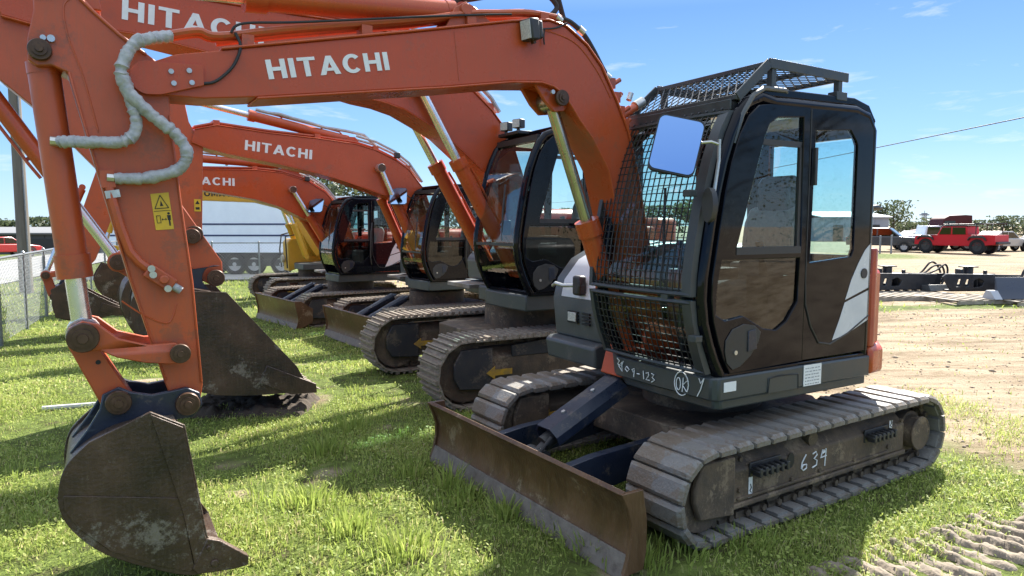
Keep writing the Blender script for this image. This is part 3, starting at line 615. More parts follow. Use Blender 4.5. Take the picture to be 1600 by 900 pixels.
    MB().prism(cv, .131, .158).build('pin_cover', ORANGE, bm_, bevel=.004)
    for x, z in ((3.745, 2.60), (3.665, 2.612), (3.735, 2.545), (3.655, 2.556)): MB().pin(x, z, .158, .168, .0125, 10).build('cover_bolt', ZINC, bm_)
    pp = MB(); pl = [(3.74, 2.775), (3.61, 2.81), (3.51, 2.80), (3.15, 2.885), (2.42, 3.04), (2.12, 3.115), (1.91, 3.15), (1.68, 3.185), (1.44, 3.185)]
    pp.tube(smooth([(x, .10, z + .012) for x, z in pl], 5), .019, 8).tube(smooth([(x, .055, z + .006) for x, z in pl], 5), .019, 8).tube([(x, -.06, z + .012) for x, z in pl[2:]], .019, 8)
    for x, z in ((3.38, 2.80), (2.75, 2.935), (2.1, 3.09), (1.58, 3.175)): pp.box(x - .03, x + .03, .03, .125, z - .03, z + .03)
    pp.build('hydraulic_pipe', ORANGE_FADED, bm_)
    MB().tube(smooth([(1.44, .10, 3.197), (1.36, .10, 3.18), (1.26, .10, 3.12), (1.18, .10, 3.03), (1.10, .10, 2.92), (1.05, .10, 2.86)]), .017, 8).tube(smooth([(1.5, -.04, 3.2), (1.38, -.04, 3.32), (1.6, -.04, 3.42), (1.9, -.04, 3.3), (2.16, -.02, 3.22)]), .017, 8).tube(smooth([(1.05, -.1, 2.9), (1.25, -.08, 3.15), (1.42, -.05, 3.5), (1.58, -.05, 3.56), (1.85, -.02, 3.42), (2.1, .0, 3.235)]), .018, 8).build('hydraulic_hose', RUBBER, bm_)
    MB().tube(smooth([(3.44, .12, 2.83), (3.42, .135, 2.76), (3.46, .14, 2.66), (3.54, .142, 2.58), (3.60, .142, 2.56)]), .008, 6).tube(smooth([(3.46, .12, 2.83), (3.4, .13, 2.88), (3.1, .13, 2.93), (2.4, .13, 3.06), (2.0, .13, 3.13), (1.84, .15, 3.15)]), .007, 6).tube(smooth([(1.66, .15, 3.09), (1.58, .15, 3.1), (1.5, .145, 3.12), (1.42, .14, 3.16)]), .006, 6).tube(smooth([(1.60, .15, 3.10), (1.605, .15, 3.04), (1.60, .15, 3.0)]), .005, 6).build('wiring_loom', RUBBER, bm_)
    for x, z in ((1.46, 3.19), (1.28, 3.14), (1.06, 2.87)): MB().cyl((x + .02, .10, z + .012), (x - .02, .10, z - .012), .024).build('hose_coupling', ZINC, bm_)
    vb = MB()                                                                                    # valve block on the back of the boom
    for k, (x, z) in enumerate(((1.035, 2.83), (.99, 2.74), (.95, 2.65), (.91, 2.57), (.87, 2.49))): vb.box(x - .05, x + .02, .0, .10, z - .035, z + .035); vb.cyl((x - .05, .07, z), (x - .11 + .03 * (k % 2), .07, z + .035), .016)
    vb.cyl((.93, .05, 2.60), (.76, .05, 2.70), .03).build('valve_block', ORANGE_FADED, bm_)
    MB().cyl((.77, .05, 2.70), (.70, .05, 2.74), .036).cyl((.86, .09, 2.73), (.84, .09, 2.78), .02).build('hose_coupling', ZINC, bm_)
    wl = MB(); T = Matrix.Translation((1.72, .185, 3.065)) @ Matrix.Rotation(R(12), 4, 'Z') @ Matrix.Rotation(R(8), 4, 'Y')
    wl.box(-.03, .045, -.05, .05, -.065, .065, T); wl.box(-.07, -.03, -.04, .04, -.055, .055, T)
    wl.build('work_light', BLACK_MATT, bm_, bevel=.012)
    MB().box(.046, .05, -.042, .042, -.055, .055, T).build('lamp_lens', LENS, bm_)
    MB().bar((1.70, .13, 2.985), (1.70, .19, 2.985), .03, .02).bar((1.70, .185, 2.985), (1.71, .185, 3.02), .03, .02).build('lamp_bracket', PIN, bm_)
    # boom lift cylinder
    cylinder(ex, 'boom_cylinder', (.77, .93), (1.455, 2.685), .545, .075, .042, 0, ORANGE, BRASSY, U)
    MB().prism([(.66, .78), (.92, .78), (.86, .98), (.70, 1.0)], -.12, .12).prism([(.35, .78), (.78, .78), (.74, 1.12), (.60, 1.20), (.46, 1.16)], -.17, -.135).prism([(.35, .78), (.78, .78), (.74, 1.12), (.60, 1.20), (.46, 1.16)], .135, .17).build('boom_bracket', ORANGE, ex, bevel=.01)
    # arm
    arm = [(4.13, 2.93), (4.20, 2.90), (4.285, 2.885), (4.285, 2.82), (4.315, 2.69), (4.318, 2.60), (4.285, 2.575), (4.23, 2.585), (4.17, 2.56), (4.08, 2.14), (3.96, 1.59), (3.82, 1.05), (3.79, .96), (3.73, .93), (3.67, .96), (3.655, 1.05),
           (3.68, 1.58), (3.72, 2.00), (3.75, 2.40), (3.76, 2.62), (3.84, 2.68), (3.95, 2.76), (4.03, 2.83), (4.08, 2.89)]
    a = MB().prism(arm, -.11, .11)
    plates(a, [(4.17, 2.56), (4.08, 2.14), (3.96, 1.59), (3.83, 1.09)], .11, t=-.012, over=.01); plates(a, [(3.655, 1.06), (3.68, 1.58), (3.72, 2.00), (3.75, 2.40)], .11, t=-.012, over=.01)
    plates(a, [(3.84, 2.68), (3.95, 2.76), (4.05, 2.85), (4.09, 2.89), (4.13, 2.925), (4.20, 2.90), (4.285, 2.885)], .11, t=-.016, over=.012)
    a.prism([(4.22, 2.87), (4.19, 3.04), (4.12, 3.07), (4.05, 3.02), (4.02, 2.86)], .05, .08).prism([(4.22, 2.87), (4.19, 3.04), (4.12, 3.07), (4.05, 3.02), (4.02, 2.86)], -.08, -.05)
    am = rotz(a.build('arm', ORANGE_FADED, ex, bevel=.006), U)
    pins(am, [(4.27, 2.645)], -.112, .112, .030, .03); pins(am, [(3.76, 1.235), ], -.2, .19, .03, .02)
    MB().pin(4.225, 2.70, .112, .128, .016, 10).pin(4.255, 2.70, .112, .128, .012, 10).build('grease_fitting', ZINC, am)
    for pts in ([(4.13, 2.90), (4.17, 2.85), (4.16, 2.72), (4.11, 2.55), (4.06, 2.30)], [(4.00, 1.50), (3.90, 1.42), (3.80, 1.38), (3.76, 1.47)]): MB().tube([(v.x, .111, v.y) for v in smooth([(a_, b_, 0) for a_, b_ in pts])], .004, 5).build('weld_seam', ORANGE_FADED, am)
    gp = MB().prism([(3.80, 2.02), (3.845, 2.02), (3.85, 1.855), (3.757, 1.85), (3.757, 2.02)], .112, .1135)
    gp = MB().prism([(3.855, 2.015), (3.775, 2.025), (3.757, 1.845), (3.838, 1.84)], .111, .1125); gp.build('warning_sticker', YELLOW_DECAL, am, smooth=0)
    si = MB(); fx = lambda u, v: (3.855 - u * .0805 - v * .0175, .1135, 2.017 - v * .175 + u * .007)      # u to the right, v down on the sticker
    def poly(pts): L = [fx(*p) for p in pts]; si.prism([(q[0], q[2]) for q in L], .1126, .1136)
    for s0, s1 in (((.5, .06), (.88, .42)), ((.88, .42), (.12, .42)), ((.12, .42), (.5, .06))): si.tube([fx(*s0), fx(*s1)], .0022, 4)
    poly([(.42, .36), (.5, .2), (.6, .36)]); poly([(.04, .487), (.96, .487), (.96, .5), (.04, .5)])
    for s0, s1 in (((.14, .62), (.34, .62)), ((.34, .62), (.34, .82)), ((.34, .82), (.14, .82)), ((.14, .82), (.14, .62)), ((.4, .73), (.66, .73))): si.tube([fx(*s0), fx(*s1)], .0016, 4)
    poly([(.40, .73), (.46, .69), (.46, .77)]); poly([(.68, .73), (.61, .69), (.61, .77)])
    poly([(.72, .62), (.92, .62), (.9, .76), (.86, .76), (.86, .92), (.83, .92), (.82, .8), (.81, .92), (.77, .92), (.77, .76), (.73, .76)]); si.pin(*(lambda q: (q[0], q[2]))(fx(.82, .575)), .1126, .1136, .006, 10)
    si.build('sticker_print', INK, am, smooth=0)
    MB().tube([(4.035, .125, 2.10), (4.02, .135, 2.0), (3.99, .135, 1.86), (3.955, .135, 1.74), (3.92, .135, 1.69), (3.86, .135, 1.635)], .022, 8).bar((4.035, .125, 2.12), (4.03, .125, 2.04), .05, .06).build('hydraulic_pipe', ORANGE_FADED, am)
    MB().bar((4.045, .135, 2.005), (3.985, .135, 2.015), .04, .035).build('pipe_clamp', ZINC, am)
    MB().bar((3.885, .135, 1.65), (3.775, .135, 1.565), .05, .07).pin(3.815, 1.60, .16, .18, .022).build('coupling_block', ORANGE_FADED, am, bevel=.006)
    for x, z in ((3.868, 1.655), (3.862, 1.625), (3.80, 1.555)): MB().pin(x, z, .135, .175, .017, 10).build('hose_coupling', ZINC, am)
    MB().cyl((3.775, .135, 1.565), (3.74, .135, 1.54), .02).build('hose_coupling', SLEEVE, am)
    # sleeved hoses from the boom to the bucket cylinder
    def sleeve(pts, name, r=.028):
        q = []; P_ = [Vector(p) for p in pts]
        for i in range(len(P_) - 1):
            p0, p1, p2, p3 = P_[max(i - 1, 0)], P_[i], P_[i + 1], P_[min(i + 2, len(P_) - 1)]
            for k in range(10):
                t = k / 10; q.append(.5 * ((2 * p1) + (p2 - p0) * t + (2 * p0 - 5 * p1 + 4 * p2 - p3) * t * t + (-p0 + 3 * p1 - 3 * p2 + p3) * t ** 3))
        q.append(P_[-1]); rr = random.Random(3)
        o = MB().tube(q, [r * (1 + .2 * noise.noise((i * .75, r * 90, 2)) + rr.uniform(-.1, .1)) for i in range(len(q))], 16).build(name, SLEEVE, am, smooth=50)
        for v in o.data.vertices: v.co += noise.noise_vector(v.co * 26) * .005 + noise.noise_vector(v.co * 70) * .003
        return o
    sleeve([(3.735, .12, 2.775), (3.82, .16, 2.745), (3.89, .19, 2.71), (3.935, .20, 2.64), (3.955, .20, 2.56), (3.925, .20, 2.47), (3.83, .20, 2.375), (3.74, .20, 2.30), (3.695, .20, 2.22), (3.715, .19, 2.15), (3.80, .175, 2.105), (3.90, .155, 2.085), (4.0, .14, 2.085)], 'hose_sleeve')
    sleeve([(3.945, .17, 2.55), (3.925, .175, 2.45), (3.905, .18, 2.38), (3.91, .18, 2.30), (3.96, .175, 2.255), (4.06, .16, 2.245), (4.14, .14, 2.245), (4.215, .10, 2.245)], 'hose_sleeve', .026)
    for x, y, z in ((4.005, .14, 2.085), (4.222, .10, 2.245)): MB().cyl((x, y, z), (x + .03, y, z + .002), .022, n=8).build('hose_coupling', ZINC, am)
    # cylinders of the arm
    cylinder(ex, 'arm_cylinder', (2.13, 3.145), (4.12, 3.0), .62, .072, .04, 0, ORANGE, CHROME, U, hose=False)
    MB().prism([(2.28, 2.99), (2.20, 3.15), (2.13, 3.195), (2.06, 3.17), (1.90, 3.06)], .075, .10).prism([(2.28, 2.99), (2.20, 3.15), (2.13, 3.195), (2.06, 3.17), (1.90, 3.06)], -.10, -.075).pin(2.13, 3.145, -.12, .12, .035).build('cylinder_bracket', ORANGE_FADED, bm_, bevel=.004)
    cylinder(ex, 'bucket_cylinder', (4.27, 2.645), (4.165, 1.345), .785, .066, .045, 0, ORANGE_FADED, CHROME, U, hose=False)
    lk = MB()
    for s in (1, -1):
        y = s * .155
        lk.prism([(4.165, 1.42), (4.10, 1.40), (4.02, 1.325), (3.90, 1.285), (3.78, 1.285), (3.715, 1.24), (3.74, 1.185), (3.80, 1.18), (3.92, 1.20), (4.03, 1.235), (4.10, 1.275), (4.18, 1.275), (4.235, 1.33), (4.22, 1.39)], y - .017, y + .017)
    rotz(lk.build('rocker_link', ORANGE_FADED, ex, bevel=.005), U)
    lb = MB().prism([(4.235, 1.31), (4.105, 1.28), (3.965, 1.01), (4.02, .96), (4.10, .98)], -.10, .10).build('bucket_link', ORANGE_FADED, ex, bevel=.008); rotz(lb, U)
    MB().pin(4.11, 1.21, .1005, .103, .011).build('link_hole', INK, lb)
    pins(lb, [(4.165, 1.345)], -.172, .172, .043, .035)
    # bucket
    bucket(ex, U)
    return ex
def bucket(ex, U):
    bx = MB(); hw = .33
    side = [(3.91, .995), (3.765, .91), (3.685, .34), (3.60, .20), (3.64, .165), (3.76, .16), (3.91, .225), (4.12, .355), (4.24, .49), (4.285, .60), (4.285, .70), (4.25, .80), (4.16, .89)]
    side = side[:4] + [(v.x, v.y) for v in smooth([(a, b, 0) for a, b in side[4:]], 4)]
    for s in (1, -1): bx.prism(side, s * hw - .011, s * hw + .011)
    back = [(3.60, .185), (3.76, .172), (3.91, .237), (4.12, .367), (4.23, .495), (4.272, .60), (4.272, .70), (4.24, .795), (4.12, .885), (3.99, .925), (3.80, .925)]
    back = [(v.x, v.y) for v in smooth([(a, b, 0) for a, b in back], 4)]
    bx.strip(back, .02, -hw + .012, hw - .012)
    bk = rotz(bx.build('bucket', RUST, ex, bevel=.004), U)
    for y in (hw + .011,):
        MB().prism([(3.91, .985), (3.775, .905), (3.70, .36), (3.66, .21), (3.745, .185), (3.79, .48)], y, y + .012).prism([(3.80, .56), (4.268, .665), (4.27, .60), (4.222, .505), (4.105, .372), (3.91, .25), (3.77, .185), (3.75, .20)], y, y + .005).build('wear_plate', RUST, bk, bevel=.003)
    for s in (1,):
        MB().prism([(3.69, .335), (3.63, .31), (3.50, .20), (3.505, .155), (3.58, .15), (3.74, .165), (3.76, .20)], s * hw - .02, s * hw + .026).pin(3.685, .29, s * hw - .02, s * hw + .038, .013, 8).pin(3.66, .205, s * hw - .02, s * hw + .036, .02, 8).build('side_cutter', RUST, bk, bevel=.005)
    for s in (1, -1):
        y = s * .145
        MB().prism([(4.03, 1.09), (3.98, 1.06), (3.89, 1.035), (3.80, 1.045), (3.735, 1.055), (3.675, 1.02), (3.665, .955), (3.71, .90), (3.80, .90), (3.95, .90), (4.10, .84), (4.22, .79), (4.245, .80), (4.17, .90), (4.115, .99), (4.10, 1.06)], y - .016, y + .016).build('bucket_ear', NAVY, bk, bevel=.006)
    pins(bk, [(4.035, 1.02), (3.735, .975)], -.162, .162, .036, .03)
# ------------------------------------------------------------------ the larger excavators of the row
def row_excavator(loc, yaw, label, low=0, low_off=(0, 0), boom_top=(), boom_bot=(), arm=(), text=None, cyl=None, armcyl=None, bcyl=None, rocker=None, blink=None,
                  bucket_side=(), bucket_back=(), bpins=(), armpins=(), blade=None, lamps=False, sticker=None, paint=None, teeth=(), mirror=True, lift=.0, word='HITACHI', tone=None, cabbed=True, text_h=.165, hw=.5, cabx=-.17, box=(.36, 1.55, -1.05, -.5)):
    paint = paint or ORANGE
    ex = empty('excavator', loc, R(yaw)); tag(ex, label, 'excavator', 'orange excavators parked in a row' if paint is ORANGE else None)
    cfg = dict(xf=1.42, xr=-1.42, r=.37, w=.5, pitch=.172, style='grouser', shoe_mat=DUSTY_STEEL, frame_mat=FRAME_DIRT, guard_mat=NAVY_DIRT, rollers=6)
    for s in (1, -1):
        t = crawler(ex, s * 1.02, cfg, s); rotz(t, R(low)); t.location = (*low_off, 0)
        if s == 1:
            MB().prism([(1.22, .36), (1.12, .43), (1.12, .39), (.92, .39), (.92, .33), (1.12, .33), (1.12, .29)], 1.02 + .206, 1.02 + .212).build('direction_arrow', ARROW_YEL, t)
            MB().prism([(.9, .50), (.9, .62), (.2, .68), (-.9, .60), (-.9, .50)], 1.02 + .15, 1.02 + .172).build('track_guard', NAVY_DIRT, t, bevel=.006)
        else:
            MB().prism([(1.22, .36), (1.12, .43), (1.12, .39), (.92, .39), (.92, .33), (1.12, .33), (1.12, .29)], -1.02 + .206, -1.02 + .212).build('direction_arrow', ARROW_YEL, t)
    cf = MB().prismz([(1.0, -.5), (1.0, .5), (.5, .9), (-.5, .9), (-1.0, .5), (-1.0, -.5), (-.5, -.9), (.5, -.9)], .42, .66).cyl((0, 0, .64), (0, 0, .93), .55, n=36).build('carbody', FRAME_DIRT, ex, bevel=.01)
    rotz(cf, R(low)); cf.location = (*low_off, 0)
    if blade:
        b = dozer_blade(ex, blade, 1.3, .60, endback=.34); rotz(b, R(low)); b.location = (*low_off, 0)
        for y in (.26, -.26):
            MB().cyl((.85, y, .82), (blade - .25, y, .46), .075, n=16).bar((.8, y, .86), (blade - .45, y, .60), .17, .02).build('lift_cylinder', NAVY, b)
    # upper structure
    MB().prismz([(.76, .30), (.78, .7), (.74, 1.2), (-1.25, 1.24), (-1.25, -1.24), (.30, -1.24), (.32, -.35), (.6, -.2), (.62, .2)], .96 + lift, 1.13 + lift).build('base_frame', DARK_GREY, ex, bevel=.015)
    cwp = [(-1.0, 1.24), (-1.35, 1.15), (-1.62, .8), (-1.72, .3), (-1.72, -.3), (-1.62, -.8), (-1.35, -1.15), (-1.0, -1.24)]
    MB().prismz(cwp, 1.0 + lift, 1.95 + lift).build('counterweight', paint, ex, bevel=.05)
    MB().box(-1.1, -.22, .28, 1.23, 1.14 + lift, 1.85 + lift).build('side_door', MAROON if paint is ORANGE else paint, ex, bevel=.03)
    MB().prismx([(-1.2, 1.14 + lift), (-.3, 1.14 + lift), (-.3, 2.0 + lift), (-.4, 2.08 + lift), (-1.1, 2.05 + lift), (-1.2, 1.95 + lift)], -1.3, -.2).build('engine_cover', MAROON if paint is ORANGE else paint, ex, bevel=.04)
    bx, bz, by0, by1 = box
    tb = MB().prism([(bx - .02, 1.15 + lift - (.3 if bz > 1.6 else 0)), (bx, bz - .13 + lift), (bx - .08, bz - .03 + lift), (-.2, bz + lift), (-.2, 1.15 + lift)], by0, by1).build('side_toolbox', GREY_BODY if paint is ORANGE else paint, ex, bevel=.03)
    MB().box(.1, .62, -1.1, -.42, 1.07 + lift, 1.12 + lift).build('step_plate', STEEL_PAD, tb, bevel=.006)
    MB().tube([(.05, -.42, 1.15 + lift), (.1, -.42, 2.0 + lift), (.0, -.42, 2.1 + lift), (-.5, -.42, 2.15 + lift)], .018, 8).tube([(.3, -1.02, 1.5 + lift), (.3, -1.02, 2.1 + lift), (-.4, -1.02, 2.15 + lift), (-.9, -1.02, 2.1 + lift)], .018, 8).build('handrail', BLACK_MATT, tb)
    if bz > 1.6:
        MB().cyl((.83, -.62, 1.22), (.90, -.62, 1.22), .12, n=18).build('work_light', LENS, tb)
        MB().tube([(.86, -.78, .95), (.9, -.80, 1.5), (.84, -.80, 1.95), (.3, -.8, 2.1)], .022, 6).tube([(.86, -.1, .95), (.9, -.08, 1.9), (.4, -.08, 2.0)], .022, 6).build('handrail', BLACK_MATT, tb)
    if cabbed:
        cb, FR = cab(ex, 0, dx=cabx, dy=.24, dz=.20 + lift)
        MB().tube([(-.02, 1.25, 1.35 + lift), (.02, 1.30, 1.5 + lift), (.0, 1.30, 2.1 + lift), (-.05, 1.25, 2.3 + lift)], .016, 8).build('grab_rail', BLACK_MATT, cb)
        if lamps:
            for y in (.34, .62):
                w = MB(); T = Matrix.Translation((.52, y + .03, 2.98 + lift)) @ Matrix.Rotation(R(20), 4, 'Z')
                w.box(-.05, .04, -.06, .06, -.05, .05, T); w.box(-.02, .02, -.015, .015, -.11, -.05, T); w.build('work_light', BLACK_MATT, cb, bevel=.012)
                MB().box(.041, .046, -.05, .05, -.042, .042, T).build('lamp_lens', LENS, cb)
            MB().box(.3, .58, .28, .74, 2.86 + lift, 2.90 + lift).build('visor', BLACK_MATT, cb, bevel=.01)
            MB().prism([(.70, 2.35), (.62, 2.62), (.52, 2.62), (.50, 2.35)], 1.262, 1.275)
            mi = MB().prismx([(-.1, -.17), (-.07, -.2), (.07, -.2), (.1, -.17), (.1, .17), (.07, .2), (-.07, .2), (-.1, .17)], -.03, .03).build('mirror', BLACK_MATT, cb, bevel=.02, loc=(.05, 1.45, 2.03 + lift)); mi.rotation_euler.z = R(50)
            MB().tube([(-.05, 1.26, 1.86 + lift), (.05, 1.42, 1.84 + lift), (.05, 1.45, 1.9 + lift)], .012, 6).build('mirror_arm', BLACK_MATT, cb)
        if mirror:
            n = Matrix.Rotation(-R(yaw), 3, 'Z') @ Vector((.10, -.90, .26)).normalized(); up = Vector((0, 0, 1)); up = (up - n * up.z).normalized(); q = Matrix((up.cross(n), up, n)).transposed().to_4x4()
            cpos = Vector((.98, .42, 2.70 + lift)); mb = MB(); pol = [(-.2, -.22), (-.16, -.27), (.16, -.27), (.2, -.22), (.2, .22), (.16, .27), (-.16, .27), (-.2, .22)]
            mb.prismz(pol, -.03, -.002); o = mb.build('mirror', BLACK_MATT, cb); o.data.transform(Matrix.Translation(cpos) @ q)
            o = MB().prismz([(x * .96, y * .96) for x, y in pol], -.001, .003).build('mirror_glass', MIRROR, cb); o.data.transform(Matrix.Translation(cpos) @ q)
            MB().tube([cpos - n * .02, (.8, .4, 2.72 + lift), (.62, .35, 2.62 + lift)], .012, 6).build('mirror_arm', BLACK_MATT, cb)
    # boom
    h = .22
    b = MB().prism(list(boom_top) + list(boom_bot), -h, h); k = len(boom_top)
    plates(b, list(reversed(boom_top)), h, .016, .016); plates(b, list(reversed(boom_bot[3:])), h, .016, .016)
    bo = b.build('boom', paint, ex, bevel=.008)
    if text: lettering(word, text[0], text[1], text_h, h + .001, .004).build('lettering', WHITE_DECAL if paint is ORANGE else INK, bo, smooth=0)
    pipe = MB(); up = [(x, z + .06) for x, z in boom_top]
    for y in (.12, .0, -.12): pipe.tube([(x, y, z) for x, z in up], .022, 6)
    for x, z in up[1:-1:2]: pipe.box(x - .05, x + .05, -.18, .18, z - .07, z + .035)
    pipe.build('hydraulic_pipe', ORANGE_FADED if paint is ORANGE else paint, bo)
    hz = MB(); rr = random.Random(5); tail = [(x, z) for x, z in up if x < 2.0][:5]
    for y in (.18, .05): hz.tube([(x + rr.uniform(-.02, .02), y, z + .06 + rr.uniform(0, .06)) for x, z in tail], .025, 6)
    hz.build('hydraulic_hose', SLEEVE, bo)
    if cyl:
        p0, p1, sp = cyl
        for y in (.31, -.31): cylinder(ex, 'boom_cylinder', p0, p1, sp, .085, .048, y, paint, CHROME)
        MB().pin(p1[0], p1[1], -.4, .4, .075).build('pivot_pin', PIN, bo, bevel=.005)
        lm = Vector(p1) + Vector((-.35, .25)); 
        MB().box(lm.x - .05, lm.x + .05, h, h + .1, lm.y - .05, lm.y + .06).build('work_light', BLACK_MATT, bo, bevel=.015)
    a = MB().prism(arm, -.17, .17).build('arm', ORANGE_FADED if paint is ORANGE else paint, ex, bevel=.008)
    pins(a, armpins, -.18, .18, .05, .035)
    if sticker:
        x, z = sticker; MB().box(x - .05, x + .05, .171, .174, z - .1, z + .1).build('warning_sticker', YELLOW_DECAL, a)
        MB().prism([(x - .035, z + .02), (x + .035, z + .02), (x, z + .08)], .1745, .176).box(x - .03, x + .03, .1745, .176, z - .07, z - .03).build('sticker_print', INK, a)
    if armcyl: 
        cylinder(ex, 'arm_cylinder', armcyl[0], armcyl[1], armcyl[2], .085, .05, 0, paint, CHROME)
        x, z = armcyl[0]; MB().prism([(x + .3, z - .28), (x + .06, z + .06), (x - .06, z + .06), (x - .35, z - .3)], -.12, -.08).prism([(x + .3, z - .28), (x + .06, z + .06), (x - .06, z + .06), (x - .35, z - .3)], .08, .12).build('cylinder_bracket', paint, bo)
        m0, m1 = Vector(armcyl[0]), Vector(armcyl[1]); rr = random.Random(8); hp = []
        for i in range(9): q = m0.lerp(m1, .02 + .07 * i); hp.append((q.x, .04 + rr.uniform(-.03, .03), q.y + .13 + rr.uniform(-.02, .03)))
        MB().tube([(m0.x - .5, .05, m0.y - .08), (m0.x - .25, .05, m0.y + .12)] + hp, .03, 6).build('hose_sleeve', SLEEVE, bo)
    if bcyl: cylinder(ex, 'bucket_cylinder', bcyl[0], bcyl[1], bcyl[2], .075, .048, 0, paint, CHROME)
    if rocker:
        m = MB()
        for y in (.2, -.2): m.bar((rocker[0][0], y, rocker[0][1]), (rocker[1][0], y, rocker[1][1]), .035, .10).pin(rocker[0][0], rocker[0][1], y - .02, y + .02, .09).pin(rocker[1][0], rocker[1][1], y - .02, y + .02, .08)
        r_ = m.build('rocker_link', ORANGE_FADED if paint is ORANGE else paint, ex, bevel=.006); pins(r_, rocker, -.22, .22, .045, .03)
    if blink: MB().bar((blink[0][0], 0, blink[0][1]), (blink[1][0], 0, blink[1][1]), .22, .16).build('bucket_link', ORANGE_FADED if paint is ORANGE else paint, ex, bevel=.01)
    if bucket_side:
        m = MB()
        bucket_side = list(bucket_side[:4]) + [(v.x, v.y) for v in smooth([(a_, b_, 0) for a_, b_ in bucket_side[4:]], 4)]; bucket_back = [(v.x, v.y) for v in smooth([(a_, b_, 0) for a_, b_ in bucket_back], 4)]
        for s in (1, -1): m.prism(bucket_side, s * hw - .014, s * hw + .014)
        m.strip(bucket_back, .028, -hw + .015, hw - .015)
        bk = m.build('bucket', RUST, ex, bevel=.005)
        for x, z in bpins: pass
        e = MB()
        (x0, z0), (x1, z1) = bpins
        for s in (1, -1):
            y = s * .22; e.prism(arc(x0, z0, .12, .12, 60, 210, 10) + [(x0 + .02, z0 - .30), (x1 - .02, z1 - .22)] + arc(x1, z1, .12, .12, -40, 110, 10), y - .02, y + .02)
        e.build('bucket_ear', NAVY, bk, bevel=.008); pins(bk, bpins, -.245, .245, .05, .035)
        if teeth:
            (tx, tz), (ux, uz) = teeth; d = Vector((ux - tx, uz - tz)).normalized(); nn = Vector((-d.y, d.x))
            for s in (1, -1): 
                P = [Vector((tx, tz)) - d * .42 + nn * .10, Vector((tx, tz)) - d * .1 + nn * .12, Vector((tx, tz)) + d * .14 + nn * .03, Vector((tx, tz)) + d * .1 - nn * .05, Vector((tx, tz)) - d * .42 - nn * .08]
                m = MB().prism([(p.x, p.y) for p in P], s * hw - .025, s * hw + .032).build('side_cutter', RUST, bk, bevel=.006)
            for i in range(5):
                y = -hw + .1 + i * (hw * 2 - .2) / 4; t0 = Vector((tx, tz)); P = [t0 - d * .16 + nn * .05, t0 + d * .20, t0 - d * .16 - nn * .05]
                MB().prism([(p.x, p.y) for p in P], y - .045, y + .045).build('bucket_tooth', DUSTY_STEEL, bk, bevel=.008)
    return ex
